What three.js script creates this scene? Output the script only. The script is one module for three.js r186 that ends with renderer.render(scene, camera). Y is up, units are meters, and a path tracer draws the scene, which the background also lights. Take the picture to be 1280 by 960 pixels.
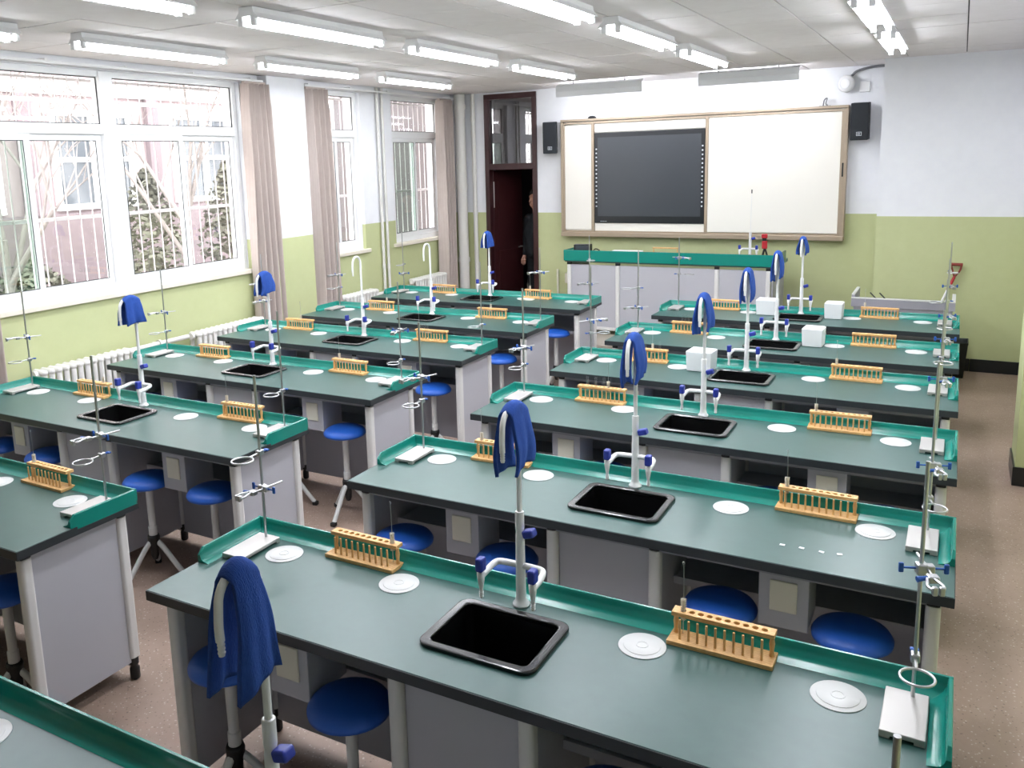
import * as THREE from 'three';
import { mergeGeometries, toCreasedNormals } from 'three/addons/utils/BufferGeometryUtils.js';
import { RoundedBoxGeometry } from 'three/addons/geometries/RoundedBoxGeometry.js';
import { MarchingCubes } from 'three/addons/objects/MarchingCubes.js';
import { RectAreaLightUniformsLib } from 'three/addons/lights/RectAreaLightUniformsLib.js';

// ---------------------------------------------------------------- camera, sky, exposure
RectAreaLightUniformsLib.init();
const scene = new THREE.Scene();
const camera = new THREE.PerspectiveCamera(2 * Math.atan(480 / 1076.711) * 180 / Math.PI, 1280 / 960, 0.05, 200);
camera.position.set(0.03, 2.245, 0.144);
camera.rotation.set(-0.1760, 0.5190, -0.0300, 'YXZ');
camera.setViewOffset(1280, 960, 55.083, 87.775, 1280, 960);
scene.add(camera);
const renderer = new THREE.WebGLRenderer({ antialias: true });
renderer.toneMapping = THREE.LinearToneMapping;
renderer.toneMappingExposure = 1.7;
renderer.shadowMap.enabled = true;
scene.background = new THREE.Color().setRGB(7.5, 7.45, 7.5);       // even overcast sky
const TUBE_LIGHT = 15, BOARD_LIGHT = 13;                           // area-light radiance of ceiling tubes and board lamps

// ---------------------------------------------------------------- helpers
let seed = 20417;
const rnd = () => { seed = (seed * 1664525 + 1013904223) >>> 0; return seed / 4294967296; };
const rr = (a, b) => a + (b - a) * rnd();
const V3 = (x, y, z) => new THREE.Vector3(x, y, z);
const clean = (g) => { g = g.index ? g.toNonIndexed() : g; for (const k of Object.keys(g.attributes)) if (!['position', 'normal', 'uv'].includes(k)) g.deleteAttribute(k); if (!g.attributes.uv) g.setAttribute('uv', new THREE.BufferAttribute(new Float32Array(g.attributes.position.count * 2), 2)); g.clearGroups(); return g; };
const join = (...a) => { const b = a.flat(); return b.length === 1 ? clean(b[0]) : mergeGeometries(b.map(clean)); };
function metreUV(g) {
  g = clean(g); const p = g.attributes.position, n = g.attributes.normal, uv = g.attributes.uv;
  for (let i = 0; i < p.count; i++) {
    const ax = Math.abs(n.getX(i)), ay = Math.abs(n.getY(i)), az = Math.abs(n.getZ(i));
    if (ay >= ax && ay >= az) uv.setXY(i, p.getX(i), p.getZ(i)); else if (ax >= az) uv.setXY(i, p.getZ(i), p.getY(i)); else uv.setXY(i, p.getX(i), p.getY(i));
  }
  return g;
}
const box = (x0, x1, y0, y1, z0, z1) => new THREE.BoxGeometry(x1 - x0, y1 - y0, z1 - z0).translate((x0 + x1) / 2, (y0 + y1) / 2, (z0 + z1) / 2);
const rbox = (x0, x1, y0, y1, z0, z1, r = 0.004, s = 2) => new RoundedBoxGeometry(x1 - x0, y1 - y0, z1 - z0, s, r).translate((x0 + x1) / 2, (y0 + y1) / 2, (z0 + z1) / 2);
function rod(a, b, r, r2 = r, seg = 10) {
  const d = b.clone().sub(a), g = new THREE.CylinderGeometry(r2, r, d.length(), seg);
  g.applyQuaternion(new THREE.Quaternion().setFromUnitVectors(V3(0, 1, 0), d.clone().normalize()));
  return g.translate((a.x + b.x) / 2, (a.y + b.y) / 2, (a.z + b.z) / 2);
}
const tube = (pts, r, seg = 24, rad = 10, tension = 0.5) => new THREE.TubeGeometry(new THREE.CatmullRomCurve3(pts, false, 'catmullrom', tension), seg, r, rad, false);
const lathe = (pts, seg = 24) => new THREE.LatheGeometry(pts.map(([x, y]) => new THREE.Vector2(x, y)), seg);
function roundRect(w, h, r, cx = 0, cy = 0, P = THREE.Shape) {
  const s = new P(), x0 = cx - w / 2, x1 = cx + w / 2, y0 = cy - h / 2, y1 = cy + h / 2;
  s.moveTo(x0 + r, y0); s.lineTo(x1 - r, y0); s.absarc(x1 - r, y0 + r, r, -Math.PI / 2, 0, false); s.lineTo(x1, y1 - r); s.absarc(x1 - r, y1 - r, r, 0, Math.PI / 2, false);
  s.lineTo(x0 + r, y1); s.absarc(x0 + r, y1 - r, r, Math.PI / 2, Math.PI, false); s.lineTo(x0, y0 + r); s.absarc(x0 + r, y0 + r, r, Math.PI, 1.5 * Math.PI, false);
  return s;
}
// a closed sheet with thickness from a point function f(u, v), u and v in 0..1
function sheet(f, nu, nv, th) {
  const P = [], e = 1e-3, pos = [], uv = [], idx = [];
  for (let side = 0; side < 2; side++) for (let i = 0; i <= nu; i++) for (let j = 0; j <= nv; j++) {
    const u = i / nu, v = j / nv, p = f(u, v);
    const du = f(Math.min(u + e, 1), v).sub(f(Math.max(u - e, 0), v)), dv = f(u, Math.min(v + e, 1)).sub(f(u, Math.max(v - e, 0)));
    const n = du.cross(dv).normalize().multiplyScalar((side ? -1 : 1) * th / 2);
    p.add(n); pos.push(p.x, p.y, p.z); uv.push(u, v);
  }
  const N = (nu + 1) * (nv + 1), at = (s, i, j) => s * N + i * (nv + 1) + j;
  for (let i = 0; i < nu; i++) for (let j = 0; j < nv; j++) {
    idx.push(at(0, i, j), at(0, i + 1, j), at(0, i + 1, j + 1), at(0, i, j), at(0, i + 1, j + 1), at(0, i, j + 1));
    idx.push(at(1, i, j), at(1, i + 1, j + 1), at(1, i + 1, j), at(1, i, j), at(1, i, j + 1), at(1, i + 1, j + 1));
  }
  const strip = (a, b, c, d) => idx.push(a, b, c, a, c, d);
  for (let i = 0; i < nu; i++) { strip(at(0, i, 0), at(1, i, 0), at(1, i + 1, 0), at(0, i + 1, 0)); strip(at(0, i, nv), at(0, i + 1, nv), at(1, i + 1, nv), at(1, i, nv)); }
  for (let j = 0; j < nv; j++) { strip(at(0, 0, j), at(0, 0, j + 1), at(1, 0, j + 1), at(1, 0, j)); strip(at(0, nu, j), at(1, nu, j), at(1, nu, j + 1), at(0, nu, j + 1)); }
  const g = new THREE.BufferGeometry(); g.setAttribute('position', new THREE.Float32BufferAttribute(pos, 3)); g.setAttribute('uv', new THREE.Float32BufferAttribute(uv, 2)); g.setIndex(idx); g.computeVertexNormals();
  return g;
}
const taken = {};
const numbered = (n) => { const k = taken[n] = (taken[n] ?? -1) + 1; return k ? n + '_' + String(k).padStart(3, '0') : n; };
function mesh(name, g, m, parent) { const o = new THREE.Mesh(g, m); o.name = name; o.castShadow = o.receiveShadow = true; parent.add(o); return o; }
function thing(name, label, category, x = 0, y = 0, z = 0, turn = 0, group) {
  const o = new THREE.Group(); o.name = numbered(name); o.position.set(x, y, z); o.rotation.y = turn; o.userData = { label, category }; if (group) o.userData.group = group; scene.add(o); return o;
}
function solo(name, g, m, label, category, group) { const o = mesh(numbered(name), g, m, scene); o.userData = { label, category }; if (group) o.userData.group = group; return o; }
function structure(name, g, m) { const o = mesh(name, g, m, scene); o.userData = { kind: 'structure' }; return o; }
function structGroup(name) { const o = new THREE.Group(); o.name = name; o.userData = { kind: 'structure' }; scene.add(o); return o; }

// ---------------------------------------------------------------- procedural textures
function noiseGrid(n, cells, s) {  // tiling value noise
  let q = s; const r = () => { q = (q * 1103515245 + 12345) >>> 0; return q / 4294967296; };
  const g = Float32Array.from({ length: cells * cells }, r), out = new Float32Array(n * n), f = (t) => t * t * (3 - 2 * t);
  for (let y = 0; y < n; y++) for (let x = 0; x < n; x++) {
    const u = x / n * cells, v = y / n * cells, i = Math.floor(u), j = Math.floor(v), a = f(u - i), b = f(v - j), at = (p, w) => g[(w % cells) * cells + p % cells];
    out[y * n + x] = (at(i, j) * (1 - a) + at(i + 1, j) * a) * (1 - b) + (at(i, j + 1) * (1 - a) + at(i + 1, j + 1) * a) * b;
  }
  return out;
}
function fractal(n, cells, s, oct = 4) { const o = new Float32Array(n * n); let a = 0.5, t = 0; for (let k = 0; k < oct; k++) { const g = noiseGrid(n, Math.min(n, cells << k), s + k * 77); for (let i = 0; i < o.length; i++) o[i] += g[i] * a; t += a; a *= 0.55; } return o.map((x) => x / t); }
function tex(n, f, rep = 1, srgb = true) {
  const d = new Uint8Array(n * n * 4); for (let i = 0; i < n * n; i++) { const c = f(i % n, Math.floor(i / n), i); d[i * 4] = c[0]; d[i * 4 + 1] = c[1]; d[i * 4 + 2] = c[2]; d[i * 4 + 3] = 255; }
  const t = new THREE.DataTexture(d, n, n); t.wrapS = t.wrapT = THREE.RepeatWrapping; t.magFilter = THREE.LinearFilter; t.minFilter = THREE.LinearMipmapLinearFilter; t.generateMipmaps = true; t.repeat.set(rep, rep); if (srgb) t.colorSpace = THREE.SRGBColorSpace; t.needsUpdate = true; return t;
}
const mix = (a, b, t) => a.map((x, i) => x + (b[i] - x) * t);
const nFine = fractal(512, 32, 5), nCoarse = fractal(512, 4, 91), nMid = fractal(512, 12, 333);
const speck = (() => { let q = 991; const r = () => { q = (q * 1664525 + 1013904223) >>> 0; return q / 4294967296; }; const o = new Float32Array(512 * 512); for (let k = 0; k < 2800; k++) { const x = r() * 512, y = r() * 512, s = 0.5 + r() * 1.1, t = r() < 0.5 ? 1 : -1; for (let dy = -2; dy <= 2; dy++) for (let dx = -2; dx <= 2; dx++) if (dx * dx + dy * dy <= s * s) o[((y + dy + 512) % 512 | 0) * 512 + ((x + dx + 512) % 512 | 0)] = t; } return o; })();
const floorTex = tex(512, (x, y, i) => { let c = mix([140, 119, 106], [166, 144, 130], nCoarse[i] * 0.7 + nFine[i] * 0.3); if (speck[i] > 0) c = mix(c, [215, 205, 192], 0.6); if (speck[i] < 0) c = mix(c, [88, 72, 64], 0.5); return c; }, 0.9);
const plaster = (a, b) => tex(512, (x, y, i) => mix(a, b, nCoarse[i] * 0.55 + nFine[i] * 0.45), 0.5);
const whiteWall = plaster([228, 229, 233], [238, 239, 242]), greenWall = plaster([184, 190, 141], [194, 200, 154]);
const tileTex = tex(512, (x, y, i) => mix([225, 219, 219], [235, 230, 230], nMid[i] * 0.6 + nFine[i] * 0.4), 1);
const topTex = tex(512, (x, y, i) => mix([47, 80, 75], [57, 91, 85], nCoarse[i] * 0.5 + nFine[i] * 0.5), 1.1);
const woodTex = tex(256, (x, y, i) => mix([202, 152, 92], [232, 190, 130], Math.min(1, Math.max(0, 0.5 + 0.35 * Math.sin(y * 0.55 + nCoarse[(y * 512 + x)] * 22) + (nFine[y * 512 + x] - 0.5)))), 5);
const clothTex = tex(256, (x, y, i) => mix([26, 60, 132], [38, 82, 168], nMid[y * 512 + x] * 0.6 + nFine[y * 512 + x] * 0.4), 2);
const fuzz = tex(256, (x, y, i) => { const v = 255 * nFine[y * 512 + x]; return [v, v, v]; }, 6, false);
const curtainTex = tex(256, (x, y, i) => mix([180, 166, 159], [198, 186, 179], (x % 16 < 8 ? 0.3 : 0.6) * 0.6 + nFine[y * 512 + x] * 0.5), 3);
const brickNoise = tex(512, (x, y, i) => mix([90, 80, 84], [116, 104, 107], nMid[i] * 0.5 + nFine[i] * 0.5), 0.4);
const barkTex = tex(256, (x, y, i) => mix([100, 94, 92], [138, 132, 128], nFine[y * 512 + x]), 1);
const leafTex = tex(256, (x, y, i) => mix([82, 84, 74], [112, 112, 98], nFine[y * 512 + x]), 1);

const std = (o) => new THREE.MeshPhysicalMaterial(o);
const M = {
  floor: std({ map: floorTex, roughness: 0.55 }), white: std({ map: whiteWall, roughness: 0.85 }), green: std({ map: greenWall, roughness: 0.6 }),
  tile: std({ map: tileTex, roughness: 0.8 }), ceil: std({ color: 0x5d5a58, roughness: 0.9 }), base: std({ color: 0x15191b, roughness: 0.3 }),
  top: std({ map: topTex, roughness: 0.34, ior: 1.6 }), teal: std({ color: 0x148072, roughness: 0.22 }), sinkRim: std({ color: 0x141516, roughness: 0.22, clearcoat: 0.3 }), edge: std({ color: 0x2b3134, roughness: 0.4 }), sink: std({ color: 0x0d0d0e, roughness: 0.35 }),
  panel: std({ color: 0xaeaeb4, roughness: 0.5 }), post: std({ color: 0xd3d2cf, roughness: 0.4 }), black: std({ color: 0x101112, roughness: 0.45 }), inner: std({ color: 0x8f9096, roughness: 0.6 }), socket: std({ color: 0xd9d5c4, roughness: 0.5 }),
  disc: std({ color: 0xc9c9c7, roughness: 0.4 }), tap: std({ color: 0xe9e9e8, roughness: 0.28, clearcoat: 0.4 }), knob: std({ color: 0x2b3a9c, roughness: 0.35 }),
  seat: std({ color: 0x235cbc, roughness: 0.42 }), stool: std({ color: 0xcfd0cd, roughness: 0.4 }), steel: std({ color: 0xc7c8c9, metalness: 1, roughness: 0.28 }), cast: std({ color: 0xb9b6b2, roughness: 0.42, metalness: 0.45 }), thumb: std({ color: 0x1f56a8, roughness: 0.4 }),
  wood: std({ map: woodTex, roughness: 0.5 }), bristle: std({ color: 0xe4dccb, roughness: 0.9 }), boxWhite: std({ color: 0xe9eaeb, roughness: 0.45 }), paper: std({ color: 0xf2f2f0, roughness: 0.8 }),
  cloth: std({ map: clothTex, roughness: 0.95, sheen: 0.4, sheenColor: new THREE.Color(0x4a78d0), bumpMap: fuzz, bumpScale: 0.0015 }),
  curtain: std({ map: curtainTex, roughness: 0.9 }), pvc: std({ color: 0xeceded, roughness: 0.35 }), gasket: std({ color: 0x3a3b3d, roughness: 0.6 }), sill: std({ color: 0xe6dfd0, roughness: 0.4 }),
  pane: std({ color: 0xffffff, roughness: 0.02, transmission: 1, thickness: 0, ior: 1.5 }), tinted: std({ color: 0xe6eeea, roughness: 0.02, transmission: 1, thickness: 0, ior: 1.5 }), transom: std({ color: 0xc9c2c6, roughness: 0.02, transmission: 1, thickness: 0, ior: 2.2 }),
  bar: std({ color: 0xc6c2c1, roughness: 0.5 }), rad: std({ color: 0xe8e6e2, roughness: 0.4 }), pipe: std({ color: 0xdcdad4, roughness: 0.4 }), maroon: std({ color: 0x3a1a1c, roughness: 0.35 }), hinge: std({ color: 0xc9c6c2, roughness: 0.3, metalness: 0.8 }),
  frame: std({ color: 0xab9a86, roughness: 0.35, metalness: 0.25 }), board: std({ color: 0xf3efe6, roughness: 0.3 }), screen: std({ color: 0x3d4147, roughness: 0.3 }), bezel: std({ color: 0x15181d, roughness: 0.3 }), icon: std({ color: 0xdfe3e8, roughness: 0.6 }),
  speaker: std({ color: 0x1b2026, roughness: 0.7 }), lampGrey: std({ color: 0xe2e4e6, roughness: 0.5 }), lampWhite: std({ color: 0xe6e6e6, roughness: 0.4 }), conduit: std({ color: 0x77787c, roughness: 0.5 }), red: std({ color: 0xb3202a, roughness: 0.4 }), spadeRed: std({ color: 0x7f2a20, roughness: 0.5 }),
  tubeGlow: std({ color: 0xffffff, emissive: 0xf4f8ff, emissiveIntensity: 20, roughness: 0.4 }), glass: std({ color: 0xffffff, roughness: 0.03, transmission: 1, thickness: 0, ior: 1.5 }),
  lectern: std({ color: 0x93929a, roughness: 0.5 }), lecternRim: std({ color: 0xd5d5d2, roughness: 0.4 }), bin: std({ color: 0x2c2f2e, roughness: 0.5 }), podium: std({ color: 0xa39a8d, roughness: 0.6 }),
  facade: std({ map: brickNoise, roughness: 0.9 }), facadeLight: std({ map: plaster([128, 114, 116], [140, 126, 128]), roughness: 0.9 }), ground: std({ color: 0x8a857c, roughness: 1 }), farGlass: std({ color: 0x3c4248, roughness: 0.1 }), bark: std({ map: barkTex, roughness: 1 }), leaf: std({ map: leafTex, roughness: 0.9 }),
  skin: std({ color: 0xb98a76, roughness: 0.6 }), jacket: std({ color: 0x1d2126, roughness: 0.9 }), hair: std({ color: 0x14110f, roughness: 0.8 }), trousers: std({ color: 0x15171b, roughness: 0.9 }), corridor: std({ color: 0x5a5556, roughness: 0.9 }),
};

// ---------------------------------------------------------------- the room
const XL = -6.05, XR = 0.78, ZF = -10.28, ZR = -9.69, ZB = 2.6, CE = 3.12, DADO = 1.54;
structure('floor', metreUV(box(XL - 0.3, XR + 0.3, -0.1, 0, ZF - 0.3, ZB + 0.3)), M.floor);
const ceiling = structure('ceiling', metreUV(box(XL - 0.3, XR + 0.3, CE + 0.012, CE + 0.15, ZF - 0.3, ZB + 0.3)), M.ceil);
{
  const px = 0.5, pz = 0.58, g = metreUV(rbox(-px / 2 + 0.004, px / 2 - 0.004, 0, 0.012, -pz / 2 + 0.004, pz / 2 - 0.004, 0.002, 1));
  for (let i = 0; i < 14; i++) for (let j = 0; j < 17; j++) {
    const x = 0.26 - i * px, z = -9.985 + j * pz; if (x - px / 2 < XL - 0.1) continue;
    const t = mesh('ceiling_tile', g, M.tile, ceiling); t.position.set(x, CE + rr(0, 0.004), z); t.rotation.set(rr(-0.002, 0.002), 0, rr(-0.002, 0.002));
  }
  mesh('ceiling_panel', metreUV(box(XL, XR, CE, CE + 0.012, -0.41, ZB)), M.tile, ceiling);
  mesh('edge_strip', metreUV(box(0.512, XR, CE, CE + 0.012, ZR, -0.42)), M.tile, ceiling);
}
// wall_front: recessed main face and the stepped-forward face at the right; white above, green dado below
const DX0 = -5.55, DX1 = -4.84, DTOP = 3.08;
{
  const up = [box(XL - 0.3, DX0, DADO, CE + 0.1, ZF - 0.24, ZF), box(DX1, -0.7, DADO, CE + 0.1, ZF - 0.24, ZF), box(DX0, DX1, DTOP, CE + 0.1, ZF - 0.24, ZF), box(-0.7, XR + 0.3, DADO + 0.015, CE + 0.1, ZF - 0.24, ZR)];
  const lo = [box(XL - 0.3, DX0, 0, DADO, ZF - 0.24, ZF), box(DX1, -0.7, 0, DADO, ZF - 0.24, ZF), box(-0.7, XR + 0.3, 0, DADO + 0.015, ZF - 0.24, ZR)];
  const w = structure('wall_front', metreUV(join(up)), M.white); mesh('green_dado', metreUV(join(lo)), M.green, w);
}
// wall_right with a pier
{
  const w = structure('wall_right', metreUV(join(box(XR, XR + 0.24, DADO, CE + 0.1, ZR, ZB + 0.24), box(0.462, XR, DADO, CE + 0.1, -6.8, -6.385))), M.white);
  mesh('green_dado', metreUV(join(box(XR, XR + 0.24, 0, DADO, ZR, ZB + 0.24), box(0.462, XR, 0, DADO, -6.8, -6.385))), M.green, w);
  const b = structure('wall_back', metreUV(box(XL - 0.3, XR + 0.24, DADO, CE + 0.1, ZB, ZB + 0.24)), M.white); mesh('green_dado', metreUV(box(XL - 0.3, XR + 0.24, 0, DADO, ZB, ZB + 0.24)), M.green, b);
}
// wall_left with three window openings and pilasters; SILL and HEAD of the openings
const SILL = 1.24, HEAD = 3.05, WX0 = XL - 0.24;
const openings = [[-6.2, -3.24], [-8.12, -7.3], [-9.92, -8.76]];
{
  const solid = [[-3.24, ZB + 0.24], [-7.3, -6.2], [-8.76, -8.12], [ZF - 0.24, -9.92]], up = [box(WX0, XL, HEAD, CE + 0.1, ZF - 0.24, ZB + 0.24)], lo = [box(XL - 0.04, XL, 0, SILL - 0.03, ZF - 0.24, ZB + 0.24)]; up.push(box(WX0, XL - 0.04, 0, SILL - 0.03, ZF - 0.24, ZB + 0.24));
  for (const [a, b] of solid) { up.push(box(WX0, XL, DADO, HEAD, a, b)); lo.push(box(XL - 0.04, XL, SILL - 0.03, DADO, a, b)); up.push(box(WX0, XL - 0.04, SILL - 0.03, DADO, a, b)); }
  up.push(box(XL, -5.93, DADO - 0.02, CE, -7.02, -6.46)); lo.push(box(XL, -5.93, 0, DADO - 0.02, -7.02, -6.46));
 
  const w = structure('wall_left', metreUV(join(up)), M.white); mesh('green_dado', metreUV(join(lo)), M.green, w);
}
// baseboards of black tiles
function baseboard(name, pieces) { const o = structGroup(name); for (const p of pieces) mesh('baseboard_tile', rbox(...p, 0.002, 1), M.base, o); }
{
  const f = []; for (let x = -0.7; x < XR - 0.05; x += 0.46) f.push([x + 0.001, Math.min(x + 0.457, XR), 0.001, 0.13, ZR + 0.0005, ZR + 0.013]); baseboard('baseboard_front', f);
  const r = []; for (let z = ZR + 0.02; z < -6.85; z += 0.47) r.push([XR - 0.013, XR - 0.0005, 0.001, 0.13, z, Math.min(z + 0.467, -6.81)]);
  r.push([0.449, XR - 0.02, 0.001, 0.13, -6.384, -6.371], [0.449, 0.4615, 0.001, 0.13, -6.8, -6.386]); baseboard('baseboard_right', r);
}
// windows
function makeWindow(n, z0, z1, mullion) {
  const w = structGroup('window_' + n), xo = XL - 0.12, xi = XL - 0.05, TB = 2.545, TT = 2.625;
  mesh('sill', rbox(XL - 0.13, XL + 0.035, SILL - 0.03, SILL + 0.012, z0 - 0.06, z1 + 0.06, 0.006), M.sill, w);
  const fr = [rbox(xo, xi, SILL + 0.012, SILL + 0.075, z0 + 0.05, z1 - 0.05), rbox(xo, xi, HEAD - 0.05, HEAD, z0 + 0.05, z1 - 0.05), rbox(xo, xi, TB, TT, z0 + 0.05, z1 - 0.05), rbox(xo, xi, SILL + 0.012, HEAD, z0, z0 + 0.05), rbox(xo, xi, SILL + 0.012, HEAD, z1 - 0.05, z1)];
  if (mullion) fr.push(rbox(xo - 0.01, xi + 0.012, SILL + 0.016, HEAD - 0.004, mullion[0], mullion[1]));
  mesh('window_frame', join(fr), M.pvc, w);
  const bays = mullion ? [[z0 + 0.05, mullion[0]], [mullion[1], z1 - 0.05]] : [[z0 + 0.05, z1 - 0.05]];
  for (const [a, b] of bays) {
    mesh('fanlight_gasket', join(box(xi - 0.03, xi - 0.022, TT, TT + 0.008, a, b), box(xi - 0.03, xi - 0.022, HEAD - 0.058, HEAD - 0.05, a, b), box(xi - 0.03, xi - 0.022, TT, HEAD - 0.05, a, a + 0.008), box(xi - 0.03, xi - 0.022, TT, HEAD - 0.05, b - 0.008, b)), M.gasket, w);
    mesh('fanlight_pane', box(xi - 0.028, xi - 0.024, TT, HEAD - 0.05, a, b), M.pane, w);
    const mid = (a + b) / 2; let k = 0;
    for (const [c, d] of [[mid - 0.03, b], [a, mid + 0.03]]) {      // two sliding sashes on two tracks
      const x0 = xo + 0.012 + (k ? 0.0 : 0.028), x1 = x0 + 0.024, y0 = SILL + 0.075, y1 = TB, s = 0.05;
      const sash = mesh('sash', join(rbox(x0, x1, y0, y0 + s, c, d, 0.003, 1), rbox(x0, x1, y1 - s, y1, c, d, 0.003, 1), rbox(x0, x1, y0 + s, y1 - s, c, c + s, 0.003, 1), rbox(x0, x1, y0 + s, y1 - s, d - s, d, 0.003, 1)), M.pvc, w);
      mesh('gasket', join(box(x1 - 0.004, x1 + 0.001, y0 + s, y0 + s + 0.006, c + s, d - s), box(x1 - 0.004, x1 + 0.001, y1 - s - 0.006, y1 - s, c + s, d - s), box(x1 - 0.004, x1 + 0.001, y0 + s, y1 - s, c + s, c + s + 0.006), box(x1 - 0.004, x1 + 0.001, y0 + s, y1 - s, d - s - 0.006, d - s)), M.gasket, sash);
      mesh('pane', box(x0 + 0.01, x0 + 0.014, y0 + s, y1 - s, c + s, d - s), k === 0 && (n === 3 || a > -4.7) ? M.tinted : M.pane, sash); k++;
    }
  }
}
makeWindow(1, -6.2, -3.24, [-4.79, -4.66]); makeWindow(2, -8.12, -7.3); makeWindow(3, -9.92, -8.76);
// bars outside the windows
openings.forEach(([z0, z1], i) => {
  const o = thing('window_grille', ['white steel window bars outside the widest window on the left', 'white steel window bars outside the narrow middle window', 'white steel window bars outside the window by the corner pipe'][i], 'window bars', WX0 - 0.05, 0, 0);
  mesh('rail', join(box(-0.012, 0.004, 1.86, 1.89, z0 - 0.08, z1 + 0.08), box(-0.012, 0.004, 2.98, 3.0, z0 - 0.08, z1 + 0.08), box(-0.012, 0.004, 1.27, 1.29, z0 - 0.08, z1 + 0.08), box(-0.004, 0.05, 1.87, 1.885, z0 - 0.08, z0 - 0.065), box(-0.004, 0.05, 1.87, 1.885, z1 + 0.065, z1 + 0.08)), M.bar, o);
  const g = new THREE.CylinderGeometry(0.006, 0.006, 1.82, 6), n = Math.round((z1 - z0) / 0.118);
  for (let k = 0; k <= n; k++) mesh('bar', g, M.bar, o).position.set(0.008, 2.16, z0 + (z1 - z0) * k / n);
});
// door: frame, leaf swung into the corridor, transom light
{
  const d = structGroup('door_1'), z0 = ZF - 0.1, z1 = ZF + 0.02;
  mesh('door_frame', join(rbox(DX0 - 0.03, DX0 + 0.035, 0, DTOP - 0.05, z0, z1), rbox(DX1 - 0.035, DX1 + 0.03, 0, DTOP - 0.05, z0, z1), rbox(DX0 - 0.03, DX1 + 0.03, DTOP - 0.05, DTOP + 0.02, z0, z1), rbox(DX0 + 0.035, DX1 - 0.035, 2.11, 2.19, z0 + 0.004, z1 - 0.004)), M.maroon, d);
  mesh('transom_pane', box(DX0 + 0.03, DX1 - 0.03, 2.19, DTOP - 0.05, ZF - 0.045, ZF - 0.04), M.transom, d);
  const leaf = new THREE.Group(); leaf.name = 'door_leaf'; leaf.position.set(DX0 + 0.04, 0, ZF - 0.08); leaf.rotation.y = 1.36; d.add(leaf);
  mesh('leaf_panel', join(rbox(0, 0.63, 0.008, 2.1, -0.04, 0), box(0.1, 0.53, 1.2, 1.95, 0, 0.006), box(0.1, 0.53, 0.2, 1.0, 0, 0.006)), M.maroon, leaf);
  mesh('hinge', join(rod(V3(0, 0.3, 0.008), V3(0, 0.42, 0.008), 0.008), rod(V3(0, 1.6, 0.008), V3(0, 1.95, 0.008), 0.008)), M.hinge, leaf);
  mesh('door_handle', join(rod(V3(0.57, 1.02, 0), V3(0.57, 1.02, 0.05), 0.01), rod(V3(0.57, 1.02, 0.05), V3(0.47, 1.02, 0.05), 0.009)), M.hinge, leaf);
  const c = structure('wall_corridor', join(box(-8.2, -3.0, -0.1, 0, -12.6, ZF - 0.24), box(-8.2, -3.0, 3.2, 3.3, -12.6, ZF - 0.24), box(-8.2, -3.0, 0, 3.2, -12.7, -12.6), box(-8.3, -8.2, 0, 3.2, -12.7, ZF - 0.24), box(-3.0, -2.9, 0, 3.2, -12.7, ZF - 0.24), box(-8.3, XL - 0.3, 0, 3.2, ZF - 0.3, ZF - 0.24)), M.corridor);
}

// ---------------------------------------------------------------- ceiling lamps
const colName = ['window-side', 'second', 'third', 'right-hand'], rowName = ['nearest', 'second-nearest', 'second-farthest', 'farthest'];
[-4.93, -3.48, -1.97, -0.5].forEach((x, c) => [-2.56, -4.24, -5.92, -7.6].forEach((z, r) => {
  const o = thing('ceiling_lamp', `twin-tube ceiling lamp, ${rowName[r]} in the ${colName[c]} line of lamps`, 'ceiling lamp', x, CE, z, 0, 'twin-tube ceiling lamps');
  const L = 1.25, sh = new THREE.Shape(); [[-0.05, 0], [0.05, 0], [0.055, -0.03], [0.085, -0.062], [0.082, -0.066], [0.03, -0.05], [-0.03, -0.05], [-0.082, -0.066], [-0.085, -0.062], [-0.055, -0.03]].forEach(([a, b], i) => i ? sh.lineTo(a, b) : sh.moveTo(a, b));
  mesh('housing', new THREE.ExtrudeGeometry(sh, { depth: L, bevelEnabled: false }).translate(0, 0, -L / 2), M.lampWhite, o);
  for (const s of [-1, 1]) {
    mesh('tube', new THREE.CylinderGeometry(0.0135, 0.0135, L - 0.05, 12).rotateX(Math.PI / 2).translate(s * 0.047, -0.082, 0), M.tubeGlow, o);
    for (const e of [-1, 1]) mesh('lamp_holder', rbox(s * 0.047 - 0.018, s * 0.047 + 0.018, -0.102, -0.045, e * (L / 2 - 0.012) - 0.012, e * (L / 2 - 0.012) + 0.012, 0.005), M.lampWhite, o);
  }
  const l = new THREE.RectAreaLight(0xf3f6ff, TUBE_LIGHT, 0.12, L - 0.07); l.position.set(0, -0.097, 0); l.rotation.x = -Math.PI / 2; o.add(l);
}));
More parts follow.
